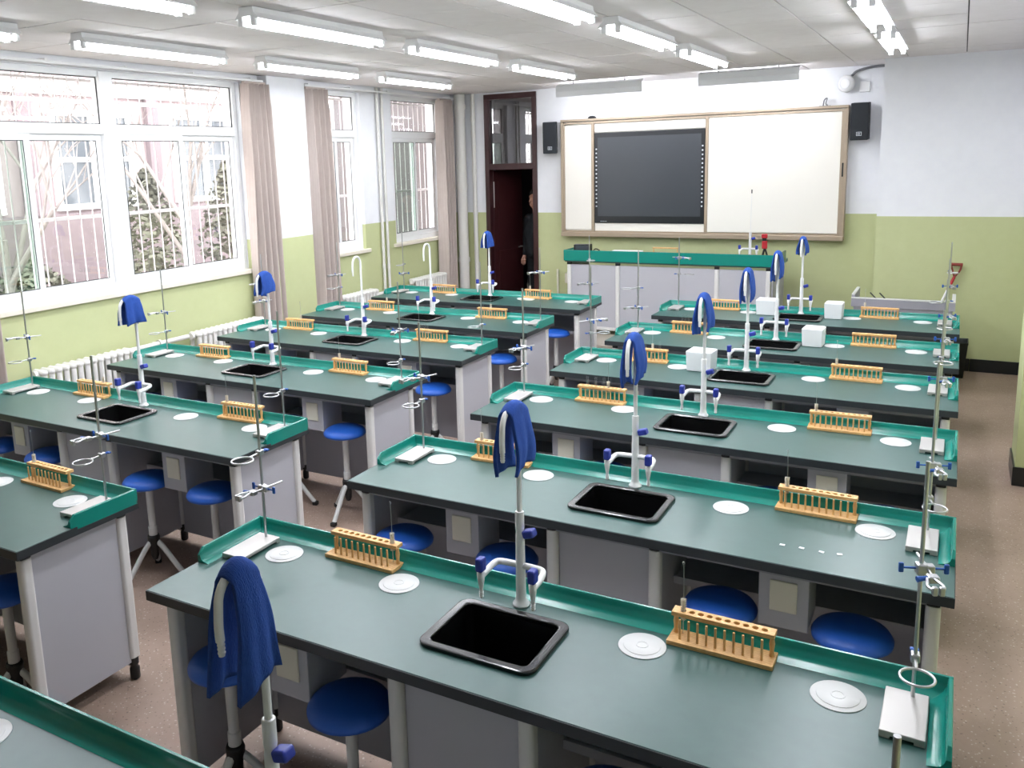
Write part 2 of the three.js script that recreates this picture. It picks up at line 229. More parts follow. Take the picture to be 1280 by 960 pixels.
// two board lamps hanging under the ceiling, open towards the board
[[-4.17, -3.13, 2.945, 'left'], [-2.5, -1.47, 2.96, 'right']].forEach(([x0, x1, y, side]) => {
  const o = thing('board_lamp', `grey reflector lamp hung from the ceiling before the board, ${side} one`, 'board lamp', (x0 + x1) / 2, y, -9.45), w = (x1 - x0) / 2;
  const sh = new THREE.Shape(); [[0, 0], [0.012, 0.06], [0.0, 0.125], [-0.07, 0.15], [-0.07, 0.146], [-0.006, 0.12], [0.006, 0.06], [-0.005, 0.002]].forEach(([a, b], i) => i ? sh.lineTo(a, b) : sh.moveTo(a, b));
  mesh('reflector', new THREE.ExtrudeGeometry(sh, { depth: 2 * w, bevelEnabled: false }).rotateY(-Math.PI / 2).translate(w, 0, 0).applyMatrix4(new THREE.Matrix4()), M.lampGrey, o);
  for (const s of [-0.6, 0.6]) mesh('hanger', rod(V3(s * w, 0.14, -0.03), V3(s * w, CE - y, -0.03), 0.006), M.conduit, o);
  mesh('tube', new THREE.CylinderGeometry(0.013, 0.013, 2 * w - 0.08, 12).rotateZ(Math.PI / 2).translate(0, 0.085, -0.035), M.tubeGlow, o);
  const l = new THREE.RectAreaLight(0xf5f7ff, BOARD_LIGHT, 2 * w - 0.1, 0.1); l.position.set(0, 0.072, -0.052); l.rotation.set(-0.12, 0, 0); o.add(l);
});

// ---------------------------------------------------------------- benches
const BW = 2.4, BD = 0.56, H = 0.832, xR = -2.3076, xL = -5.406;
const ZR_ = [-1.089, -2.238, -3.364, -4.508, -5.604, -6.65, -7.83], ZL_ = [0, -2.22, -3.363, -4.509, -5.617, -6.692, -7.853];
const ord = ['', 'first', 'second', 'third', 'fourth', 'fifth', 'sixth'];
const benchName = (c, r) => c === 'R' ? (r ? `${ord[r]} full bench of the right column` : 'bench cut off at bottom left') : `${ord[r]} bench of the left column`;
const G = {};
{
  const s = new THREE.Shape(); s.moveTo(0, 0); s.lineTo(BW, 0); s.lineTo(BW, BD); s.lineTo(0, BD); s.closePath(); s.holes.push(roundRect(0.35, 0.27, 0.03, 1.2, 0.285, THREE.Path));
  G.top = metreUV(new THREE.ExtrudeGeometry(s, { depth: 0.034, bevelEnabled: true, bevelThickness: 0.001, bevelSize: 0.001, bevelSegments: 1, curveSegments: 5 }).rotateX(Math.PI / 2).translate(0, H - 0.001, 0));
  G.band = join(box(-0.003, BW + 0.003, H - 0.0365, H - 0.002, BD + 0.001, BD + 0.004), box(-0.004, -0.001, H - 0.0365, H - 0.002, 0.3, BD + 0.001), box(BW + 0.001, BW + 0.004, H - 0.0365, H - 0.002, 0.3, BD + 0.001), box(-0.004, -0.001, H - 0.0365, H - 0.015, 0, 0.3), box(BW + 0.001, BW + 0.004, H - 0.0365, H - 0.015, 0, 0.3));
  // upstand profile: inward distance, height above the top
  const prof = new THREE.Shape([[-0.001, -0.014], [-0.001, 0.05], [0.002, 0.053], [0.009, 0.053], [0.0115, 0.05], [0.013, 0.038], [0.0155, 0.027], [0.0195, 0.018], [0.0255, 0.0112], [0.033, 0.0066], [0.042, 0.0034], [0.05, 0.0006], [0.002, 0.0005], [0.002, -0.014]].map(([a, b]) => new THREE.Vector2(a, b)));
  const back = new THREE.ExtrudeGeometry(prof, { depth: BW + 0.002, bevelEnabled: false }).rotateY(-Math.PI / 2).scale(1, 1, 1).translate(BW + 0.001, H, 0);
  const sideL = new THREE.ExtrudeGeometry(prof, { depth: 0.3, bevelEnabled: false }), sideEnd = new THREE.ExtrudeGeometry(prof, { depth: 0.022, bevelEnabled: false });
  { const p = sideEnd.attributes.position; for (let i = 0; i < p.count; i++) if (p.getZ(i) > 0.01 && p.getY(i) > 0.004) p.setY(i, p.getY(i) * 0.5 + 0.002); sideEnd.computeVertexNormals(); sideEnd.translate(0, 0, 0.3); }
  const L = join(sideL, sideEnd).translate(-0.0003, 0, 0.006).scale(1, 0.985, 1).translate(0, H, 0), R = L.clone(); { const p = R.attributes.position, n = R.attributes.normal, q = p.array, m = n.array; for (let i = 0; i < p.count; i++) { p.setX(i, BW - p.getX(i)); n.setX(i, -n.getX(i)); } for (let t = 0; t < q.length; t += 9) for (let k = 0; k < 3; k++) { let a = q[t + 3 + k]; q[t + 3 + k] = q[t + 6 + k]; q[t + 6 + k] = a; a = m[t + 3 + k]; m[t + 3 + k] = m[t + 6 + k]; m[t + 6 + k] = a; } }
  G.upstand = toCreasedNormals(join(back, L, R), 0.6);
  // sink
  const rim = roundRect(0.37, 0.29, 0.035, 1.2, 0.285); rim.holes.push(roundRect(0.335, 0.255, 0.028, 1.2, 0.285, THREE.Path));
  G.rim = new THREE.ExtrudeGeometry(rim, { depth: 0.006, bevelEnabled: true, bevelThickness: 0.004, bevelSize: 0.006, bevelSegments: 2, curveSegments: 6 }).rotateX(Math.PI / 2).translate(0, H + 0.0095, 0);
  const wall = roundRect(0.344, 0.264, 0.028, 1.2, 0.285); wall.holes.push(roundRect(0.325, 0.245, 0.025, 1.2, 0.285, THREE.Path));
  G.basin = join(new THREE.ExtrudeGeometry(wall, { depth: 0.2, bevelEnabled: false, curveSegments: 5 }).rotateX(Math.PI / 2).translate(0, H - 0.001, 0), box(1.2 - 0.16, 1.2 + 0.16, H - 0.215, H - 0.2, 0.285 - 0.12, 0.285 + 0.12), lathe([[0.001, 0.004], [0.02, 0.004], [0.024, 0]], 14).translate(1.2, H - 0.2, 0.285));
  G.disc = toCreasedNormals(lathe([[0, 0.0052], [0.014, 0.0052], [0.0143, 0.006], [0.018, 0.006], [0.0183, 0.0052], [0.052, 0.005], [0.0535, 0.0042], [0.054, 0.003], [0.066, 0.0028], [0.069, 0.0018], [0.0695, 0]], 40), 0.5);
  // front and rear posts
  G.post = new THREE.ExtrudeGeometry(roundRect(0.046, 0.05, 0.016), { depth: 0.66, bevelEnabled: false, curveSegments: 4 }).rotateX(-Math.PI / 2).translate(0, 0.11, 0);
  G.cap = rbox(-0.02, 0.02, 0.77, 0.797, -0.022, 0.022, 0.004); G.foot = lathe([[0.0, 0.11], [0.021, 0.11], [0.021, 0.075], [0.016, 0.07], [0.016, 0.06], [0.022, 0.055], [0.022, 0.008], [0.016, 0], [0, 0]], 12);
  // tap
  G.column = join(lathe([[0, 0.012], [0.0, 0], [0.028, 0], [0.028, 0.008], [0.02, 0.016], [0.0165, 0.03], [0.0145, 0.24], [0.0125, 0.25], [0.0145, 0.262], [0.0145, 0.318], [0.011, 0.32], [0, 0.32]].slice(1), 16));
  const arc = []; for (let k = 0; k <= 10; k++) { const a = Math.PI * k / 10; arc.push(V3(0, 0.61 + 0.058 * Math.sin(a), 0.0525 - 0.0525 * Math.cos(a))); }
  G.spout = join(tube([V3(0, 0.315, 0), V3(0, 0.45, 0), V3(0, 0.56, 0), ...arc, V3(0, 0.575, 0.108), V3(0, 0.545, 0.107)], 0.0088, 40, 10), rod(V3(0, 0.547, 0.107), V3(0, 0.515, 0.106), 0.0062, 0.0062), ...[0.52, 0.528, 0.536].map((y) => rod(V3(0, y, 0.106), V3(0, y + 0.003, 0.106), 0.0075, 0.0075)));
  const arm = (s) => join(tube([V3(0, 0.137, 0), V3(s * 0.04, 0.137, 0), V3(s * 0.074, 0.136, 0.003), V3(s * 0.086, 0.133, 0.018), V3(s * 0.09, 0.127, 0.055), V3(s * 0.09, 0.124, 0.095)], 0.0105, 28, 10), lathe([[0, 0.0], [0.005, 0], [0.006, 0.03], [0.0115, 0.062], [0.013, 0.085], [0, 0.088]], 12).translate(s * 0.09, 0.052, 0.1), ...[0.056, 0.063, 0.07].map((y) => rod(V3(s * 0.09, y, 0.1), V3(s * 0.09, y + 0.003, 0.1), 0.0075)));
  G.armL = arm(-1); G.armR = arm(1);
  const kn = rbox(-0.013, 0.013, 0, 0.045, -0.017, 0.017, 0.007); G.knobL = kn.clone().translate(-0.09, 0.142, 0.1); G.knobR = kn.clone().translate(0.09, 0.142, 0.1);
  G.knobM = rbox(0, 0.04, -0.013, 0.013, -0.017, 0.017, 0.007).rotateZ(0.3).translate(0.014, 0.245, 0.0);
}
function makeBench(c, r) {
  const x0 = c === 'R' ? xR : xL, z0 = (c === 'R' ? ZR_ : ZL_)[r];
  const b = thing('laboratory_bench', c === 'R' ? (r ? `dark green topped laboratory bench with sink, ${ord[r]} full one of the right column` : 'laboratory bench cut off at the bottom left corner of the picture') : `dark green topped laboratory bench with sink, ${ord[r]} of the left column`, 'bench', x0, 0, z0, 0, 'laboratory benches');
  mesh('tabletop', G.top, M.top, b); mesh('upstand', G.upstand, M.teal, b); mesh('edge_band', G.band, M.edge, b);
  const rim = mesh('sink', G.rim, M.sinkRim, b); mesh('basin', G.basin, M.sink, rim);
  for (const u of [0.245, 0.755, 1.61, 2.14]) mesh('cover_disc', G.disc, M.disc, b).position.set(u, H + 0.0005, 0.14);
  const tap = mesh('tap', G.column, M.tap, b); tap.position.set(1.19, H + 0.0005, 0.083);
  mesh('spout', G.spout, M.tap, tap); mesh('side_arm', G.armL, M.tap, tap); mesh('side_arm', G.armR, M.tap, tap);
  for (const k of ['knobL', 'knobR', 'knobM']) mesh('handle', G[k], M.knob, tap);
  for (const v of [0.06, 0.505]) for (const u of [0.067, 0.988, 1.413, 2.345]) {
    const p = mesh('leg', G.post, M.post, b); p.position.set(u, 0, v); mesh('leg_cap', G.cap, M.black, p); mesh('foot', G.foot, M.black, p);
  }
  for (const u of [0.067, 2.345]) mesh('end_panel', box(u - 0.009, u + 0.009, 0.09, 0.785, 0.08, 0.485), M.panel, b);
  mesh('back_panel', box(0.08, 2.33, 0.06, 0.785, 0.055, 0.07), M.panel, b);
  mesh('frame_rail', join(box(0.09, 2.325, 0.768, 0.797, 0.49, 0.52), box(0.09, 2.325, 0.768, 0.797, 0.045, 0.054)), M.inner, b);
  for (const u of [0.988, 1.413]) mesh('cabinet_side', box(u - 0.008, u + 0.008, 0.09, 0.768, 0.071, 0.48), M.panel, b);
  mesh('cabinet_door', rbox(1.013, 1.388, 0.1, 0.762, 0.485, 0.502, 0.003), M.panel, b);
  mesh('cabinet_floor', box(0.996, 1.405, 0.09, 0.102, 0.071, 0.484), M.panel, b);
  for (const [a, e] of [[0.468, 0.632], [1.79, 1.962]]) {
    const s = mesh('socket_box', rbox(a, e, 0.552, 0.766, 0.295, 0.487, 0.004), M.panel, b), m = (a + e) / 2;
    mesh('socket_plate', rbox(m - 0.047, m + 0.047, 0.618, 0.735, 0.486, 0.494, 0.004), M.socket, s);
  }
  for (const [a, e] of [[0.077, 0.979], [1.422, 2.335]]) mesh('shelf', join(box(a, e, 0.535, 0.55, 0.071, 0.293), box(a, e, 0.55, 0.565, 0.283, 0.293)), M.panel, b);
  return b;
}
for (let r = 0; r <= 6; r++) makeBench('R', r);
for (let r = 1; r <= 6; r++) makeBench('L', r);

// ---------------------------------------------------------------- stools
{
  G.seat = lathe([[0, 0.605], [0.06, 0.603], [0.1, 0.596], [0.124, 0.583], [0.135, 0.566], [0.134, 0.553], [0.12, 0.545], [0, 0.544]], 32);
  G.pole = join(lathe([[0, 0.543], [0.05, 0.543], [0.05, 0.536], [0.02, 0.52], [0.0185, 0.3]], 16), lathe([[0.0185, 0.3], [0.023, 0.298], [0.023, 0.2], [0, 0.2]], 16));
  G.hub = lathe([[0, 0.25], [0.03, 0.25], [0.034, 0.235], [0.032, 0.205], [0.024, 0.18], [0.022, 0.13], [0.014, 0.105], [0, 0.103]], 14);
  G.sLeg = tube([V3(0.02, 0.212, 0), V3(0.055, 0.178, 0), V3(0.115, 0.098, 0), V3(0.175, 0.022, 0)], 0.0145, 12, 8).scale(1, 1, 1);
  G.tip = rbox(0.163, 0.198, 0, 0.026, -0.017, 0.017, 0.006);
}
function makeStool(c, r, u, v, turn, which) {
  const x0 = c === 'R' ? xR : xL, z0 = (c === 'R' ? ZR_ : ZL_)[r];
  const s = thing('stool', `blue seated stool, ${which} at the ${benchName(c, r)}`, 'stool', x0 + u, 0, z0 + v, turn, 'blue stools');
  mesh('seat', G.seat, M.seat, s); mesh('pole', G.pole, M.stool, s); mesh('hub', G.hub, M.black, s);
  for (let k = 0; k < 3; k++) { const l = mesh('leg', G.sLeg, M.stool, s); l.rotation.y = k * 2 * Math.PI / 3; mesh('foot_tip', G.tip, M.black, l); }
}
const sU = [0.255, 0.765, 1.63, 2.11], sN = ['leftmost', 'second from left', 'third from left', 'rightmost'];
for (const [c, rows] of [['R', [1, 2, 3, 4]], ['L', [1, 2, 3, 4, 5, 6]]]) for (const r of rows) for (let k = 0; k < 4; k++) {
  if (c === 'L' && r === 1 && k < 2) continue;
  makeStool(c, r, sU[k] + rr(-0.02, 0.02), 0.46 + rr(-0.02, 0.02), 0.35 + rr(-0.25, 0.25), sN[k]);
}

// ---------------------------------------------------------------- cloths over the taps
function makeCloth(c, r, s, len, label) {
  const x0 = (c === 'R' ? xR : xL) + 1.19, z0 = (c === 'R' ? ZR_ : ZL_)[r] + 0.083, a = rr(0, 6), b = rr(0, 6), L2 = len * rr(0.8, 0.95);
  const g = sheet((u, v) => {
    const q = u * 2 - 1, k = Math.abs(q), sg = Math.sign(q) || 1, fl = Math.max(0, k - 0.14) / 0.86, th = Math.min(1, k / 0.14) * Math.PI / 2, le = sg < 0 ? len : L2, w = v - 0.5;
    const wid = r || c === 'L' ? 0.108 + 0.03 * fl : 0.066 + 0.05 * fl;
    const x = sg * (0.021 * Math.sin(th) + 0.016 * s * Math.sin(fl * 2.2)) + fl * 0.006 * Math.sin(v * 6 + a + sg) + fl * 0.003 * Math.sin(v * 15 + b);
    const y = 0.684 - 0.021 * (1 - Math.cos(th)) - fl * le * (1 + 0.1 * w * sg + 0.03 * Math.sin(v * 4 + a * sg)) - 0.09 * Math.pow(Math.abs(w), 2) * (1 - 0.6 * fl) ;
    return V3(x, y, (r || c === 'L' ? 0.028 : 0.052) + w * wid + 0.006 * fl * Math.sin(u * 14 + b));
  }, 56, 22, 0.01);
  const o = solo('cleaning_cloth', g, M.cloth, label, 'cloth', 'blue cleaning cloths on taps'); o.position.set(x0, H, z0);
}
makeCloth('R', 0, 1.5, 0.24, 'large blue cloth hung over the tap in the foreground at left');
for (let r = 1; r <= 6; r++) makeCloth('R', r, 1, r === 6 ? 0.13 : 0.2, `blue cloth hung over the tap of the ${benchName('R', r)}`);
for (const r of [2, 3, 6]) makeCloth('L', r, 1, 0.15, `blue cloth hung over the tap of the ${benchName('L', r)}`);

// ---------------------------------------------------------------- test tube racks with brushes
{
  const s = new THREE.Shape(); s.moveTo(0, 0); s.lineTo(0.29, 0); s.lineTo(0.29, 0.038); s.lineTo(0, 0.038); s.closePath();
  for (let k = 0; k < 10; k++) { const h = new THREE.Path(); h.absarc(0.029 + k * 0.0258, 0.019, 0.0095, 0, Math.PI * 2, true); s.holes.push(h); }
  G.rackTop = metreUV(new THREE.ExtrudeGeometry(s, { depth: 0.0115, bevelEnabled: true, bevelThickness: 0.001, bevelSize: 0.001, bevelSegments: 1, curveSegments: 8 }).rotateX(Math.PI / 2).translate(0.005, 0.0865, -0.075));
  G.rackBase = metreUV(rbox(0, 0.3, 0, 0.0135, -0.082, 0, 0.0015, 1));
  G.rackPost = lathe([[0, 0.0125], [0.0075, 0.0125], [0.0058, 0.03], [0.0082, 0.05], [0.0058, 0.066], [0.007, 0.0745], [0, 0.0745]], 10);
  G.peg = new THREE.CylinderGeometry(0.0034, 0.0038, 0.062, 8).translate(0, 0.044, 0);
  G.wire = join(tube([V3(0, 0, 0), V3(0.0005, 0.06, 0), V3(-0.001, 0.12, 0.0005)], 0.0011, 10, 5), new THREE.TorusGeometry(0.0035, 0.0009, 5, 12).translate(-0.001, 0.1235, 0.0005));
  const br = []; for (let k = 0; k < 28; k++) for (let j = 0; j < 7; j++) { const a = j * 0.9 + k * 0.55, y = k * 0.0024; br.push(rod(V3(0, y, 0), V3(Math.cos(a) * 0.0092, y + 0.001, Math.sin(a) * 0.0092), 0.0011, 0.0006, 3)); }
  G.bristles = join(br);
}
function makeRack(c, r, u, v, which, brush, tubes) {
  const x0 = (c === 'R' ? xR : xL) + u, z0 = (c === 'R' ? ZR_ : ZL_)[r] + v, t = rr(-0.03, 0.03);
  const k = thing('test_tube_rack', `wooden test tube rack, ${which} one on the ${benchName(c, r)}`, 'rack', x0, H + 0.0005, z0, t, 'wooden test tube racks');
  mesh('base', G.rackBase, M.wood, k); mesh('top_board', G.rackTop, M.wood, k);
  for (const x of [0.013, 0.287]) mesh('post', G.rackPost, M.wood, k).position.set(x, 0, -0.056);
  for (let i = 0; i < 10; i++) mesh('peg', G.peg, M.wood, k).position.set(0.034 + i * 0.0258, 0, -0.022);
  if (brush >= 0) {
    const b = thing('test_tube_brush', `white tube brush, ${which} rack of the ${benchName(c, r)}`, 'brush', 0, 0, 0, 0, 'test tube brushes');
    const p = V3(0.034 + brush * 0.0258, 0.0135, -0.056).applyAxisAngle(V3(0, 1, 0), t); b.position.set(x0 + p.x, H + p.y + 0.0005, z0 + p.z);
    mesh('bristles', G.bristles, M.bristle, b).position.y = 0.045; mesh('wire_handle', G.wire, M.steel, b).position.y = 0.1;
    mesh('lower_wire', rod(V3(0, 0, 0), V3(0, 0.105, 0), 0.0012, 0.0012, 5), M.steel, b);
  }
  const nth = [['single'], ['left', 'right'], ['left', 'middle', 'right']]; for (const q of tubes ?? []) {
    const p = V3(0.034 + q * 0.0258, 0.0135, -0.056).applyAxisAngle(V3(0, 1, 0), t);
    solo('test_tube', lathe([[0, 0], [0.005, 0.002], [0.0075, 0.008], [0.0075, 0.128], [0.0086, 0.13], [0.0068, 0.131], [0.0066, 0.009], [0.004, 0.004], [0, 0.003]], 12).translate(x0 + p.x, H + p.y, z0 + p.z), M.glass, `${nth[tubes.length - 1][tubes.indexOf(q)]} glass tube, ${which} rack of the ${benchName(c, r)}`, 'test tube', `test tubes in the ${which} rack of the ${benchName(c, r)}`);
  }
}
const racks = [['R', 1, 0.396, 0.092, 9], ['R', 1, 1.668, 0.098, 0], ['R', 2, 0.375, 0.088, 0], ['R', 2, 1.77, 0.09, 0], ['R', 3, 0.437, 0.09, 6, [1, 3, 5]], ['R', 3, 1.728, 0.105, 0], ['R', 4, 0.36, 0.105, 6, [4, 8]], ['R', 4, 1.696, 0.1, 0], ['R', 5, 0.373, 0.09, -1, [2, 3, 4]], ['R', 5, 1.711, 0.09, -1], ['R', 6, 0.36, 0.095, -1], ['R', 6, 1.66, 0.09, 0],
  ['L', 1, 1.715, 0.09, 0], ['L', 2, 0.52, 0.085, 8], ['L', 2, 1.805, 0.09, 0], ['L', 3, 0.425, 0.098, -1], ['L', 3, 1.7, 0.088, 1], ['L', 4, 0.31, 0.085, 5], ['L', 4, 1.675, 0.09, 0, [1, 2, 3]], ['L', 5, 0.43, 0.09, 7], ['L', 5, 1.655, 0.09, 4, [1]], ['L', 6, 0.45, 0.09, -1], ['L', 6, 1.58, 0.1, 1, [0]]];
for (const [c, r, u, v, b, t] of racks) makeRack(c, r, u, v, u < 1 ? 'left' : 'right', b, t);

// ---------------------------------------------------------------- iron stands with ring and clamp
{
  G.plate = join(rbox(-0.051, 0.051, 0.007, 0.02, -0.1, 0.1, 0.003), rbox(-0.051, -0.026, 0, 0.01, -0.1, -0.08, 0.002, 1), rbox(0.026, 0.051, 0, 0.01, -0.1, -0.08, 0.002, 1), rbox(-0.051, -0.026, 0, 0.01, 0.08, 0.1, 0.002, 1), rbox(0.026, 0.051, 0, 0.01, 0.08, 0.1, 0.002, 1));
  G.rod = new THREE.CylinderGeometry(0.0052, 0.0052, 0.635, 10).translate(0, 0.0195 + 0.3175, 0);
  G.ring = join(rbox(-0.011, 0.011, -0.011, 0.011, -0.014, 0.014, 0.004), rod(V3(0, 0, 0.01), V3(0, 0, 0.058), 0.0042, 0.004), new THREE.TorusGeometry(0.039, 0.0036, 8, 36).rotateX(Math.PI / 2).translate(0, 0, 0.097));
  G.ringScrew = join(rod(V3(0, 0, -0.013), V3(0, 0, -0.03), 0.003), rbox(-0.011, 0.011, -0.004, 0.004, -0.042, -0.028, 0.003));
  const jaw = (s) => join(tube([V3(s * 0.006, 0.004, 0.06), V3(s * 0.013, 0.006, 0.085), V3(s * 0.018, 0.004, 0.105), V3(s * 0.009, 0.002, 0.125)], 0.004, 14, 7), rbox(s * 0.008 - 0.006, s * 0.008 + 0.006, -0.01, 0.012, 0.115, 0.128, 0.003));
  G.clamp = join(rbox(-0.013, 0.013, -0.014, 0.014, -0.012, 0.014, 0.004), rbox(0.006, 0.03, -0.011, 0.011, -0.01, 0.012, 0.004), rod(V3(0.017, 0, -0.085), V3(0.01, 0.002, 0.065), 0.004, 0.004), rbox(-0.005, 0.022, -0.007, 0.01, 0.045, 0.07, 0.004), jaw(-1), jaw(1));
  const ts = (x) => join(rod(V3(x * 0.012, 0, 0), V3(x * 0.042, 0, 0), 0.0028), rbox(x * 0.047 - 0.006, x * 0.047 + 0.006, -0.013, 0.013, -0.004, 0.004, 0.003));
  G.screwA = ts(-1); G.screwB = ts(1).translate(0.012, 0, 0); G.screwC = rod(V3(-0.004, 0.004, 0.06), V3(-0.03, 0.001, 0.065), 0.005, 0.0075);
}
// bench, side, clamp height, ring height, turn of clamp, turn of ring
const stands = [['R', 0, 'R', 0.25, 0.15, 0.1, 0], ['R', 1, 'L', 0.216, 0.355, -0.05, 0.05], ['R', 1, 'R', 0.374, 0.131, 0.35, 0.1], ['R', 2, 'L', 0.382, 0.262, -0.3, 0], ['R', 2, 'R', 0.269, 0.143, 0.3, 0.2], ['R', 3, 'L', 0.295, 0.186, -0.2, -0.1], ['R', 3, 'R', 0.32, 0.42, 0.3, 0.1], ['R', 4, 'L', 0.263, 0.175, 2.4, 2.2], ['R', 4, 'R', 0.3, 0.38, 0.2, 0], ['R', 5, 'L', 0.192, 0.35, -0.7, -0.9], ['R', 5, 'R', 0.26, 0.36, 0.4, -0.8], ['R', 6, 'L', 0.465, 0.315, 1.2, 1.6], ['R', 6, 'R', 0.3, 0.42, 0.3, 0.2],
  ['L', 1, 'R', 0.308, 0.219, -0.1, 0.05], ['L', 2, 'L', 0.347, 0.194, -0.3, -0.1], ['L', 2, 'R', 0, 0.217, 0, 0.1], ['L', 3, 'L', 0.321, 0.169, -0.3, -0.2], ['L', 3, 'R', 0.336, 0.135, 0.2, 0.05], ['L', 4, 'L', 0.236, 0.4, 0, -0.1], ['L', 4, 'R', 0, 0.17, 0, -0.2], ['L', 5, 'L', 0.334, 0.205, -0.2, -0.3], ['L', 5, 'R', 0.441, 0, -0.5, 0], ['L', 6, 'L', 0.201, 0.3, 0.4, 0.2], ['L', 6, 'R', 0.182, 0.42, -0.8, 0.5]];
for (const [c, r, side, ch, rh, ct, rt] of stands) {
  const u = side === 'L' ? 0.107 : 2.297, dx = side === 'L' ? 0 : 0.013, z0 = (c === 'R' ? ZR_ : ZL_)[r] + 0.165, s = thing('iron_stand', `steel rod stand, ${side === 'L' ? 'left' : 'right'} end of the ${benchName(c, r)}`, 'stand', (c === 'R' ? xR : xL) + u, H + 0.0005, z0, rr(-0.015, 0.015), 'iron stands');
  mesh('base_plate', G.plate, M.cast, s); const q = mesh('rod', G.rod, M.steel, s); q.position.set(dx, 0, -0.08);
  if (rh) { const o = mesh('ring_clamp', G.ring, M.steel, s); o.position.set(dx, rh, -0.08); o.rotation.y = rt; mesh('thumbscrew', G.ringScrew, M.thumb, o); }
  if (ch) { const o = mesh('clamp', G.clamp, M.steel, s); o.position.set(dx, ch, -0.08); o.rotation.y = ct; for (const k of ['screwA', 'screwB', 'screwC']) mesh('thumbscrew', G[k], M.thumb, o); }
}

// ---------------------------------------------------------------- white boxes and paper slips
function whiteBox(r, u, v, w, label) {
  const g = new RoundedBoxGeometry(w, 0.134, 0.15, 2, 0.007), p = g.attributes.position; for (let i = 0; i < p.count; i++) { const k = 0.93 + 0.07 * (p.getY(i) + 0.067) / 0.134; p.setX(i, p.getX(i) * k); p.setZ(i, p.getZ(i) * k); } g.computeVertexNormals();
  const o = thing('white_box', label, 'box', xR + u, H + 0.0005, ZR_[r] + v, rr(-0.06, 0.06)); mesh('body', g.translate(0, 0.067, 0), M.boxWhite, o); mesh('lid', rbox(-w / 2 + 0.009, w / 2 - 0.009, 0.132, 0.1365, -0.066, 0.066, 0.002), M.boxWhite, o);
}
whiteBox(4, 0.916, 0.155, 0.17, 'white plastic box left of the sink on the fourth full right bench');
whiteBox(5, 1.469, 0.165, 0.145, 'white plastic box right of the sink on the fifth full right bench');
whiteBox(6, 0.918, 0.165, 0.165, 'white plastic box left of the sink on the farthest right bench');
whiteBox(6, 1.469, 0.165, 0.145, 'white plastic box right of the sink on the farthest right bench');
[[1.853, 0.402, 'leftmost'], [1.919, 0.399, 'second from left'], [1.986, 0.402, 'third from left'], [2.046, 0.394, 'rightmost']].forEach(([u, v, n]) => { const o = solo('paper_slip', box(-0.009, 0.009, 0, 0.001, -0.0065, 0.0065), M.paper, `tiny white paper slip, ${n} of four lying in a row`, 'paper', 'paper slips in a row'); o.position.set(xR + u, H + 0.0008, ZR_[2] + v); o.rotation.y = rr(-0.3, 0.3); });
// small things on the farthest left bench
solo('specimen_card', rbox(-0.07, 0.07, 0, 0.012, -0.03, 0.03, 0.003), M.socket, 'cream slab lying before the rack on the farthest left bench', 'card').position.set(xL + 1.68, H + 0.0008, ZL_[6] + 0.2);

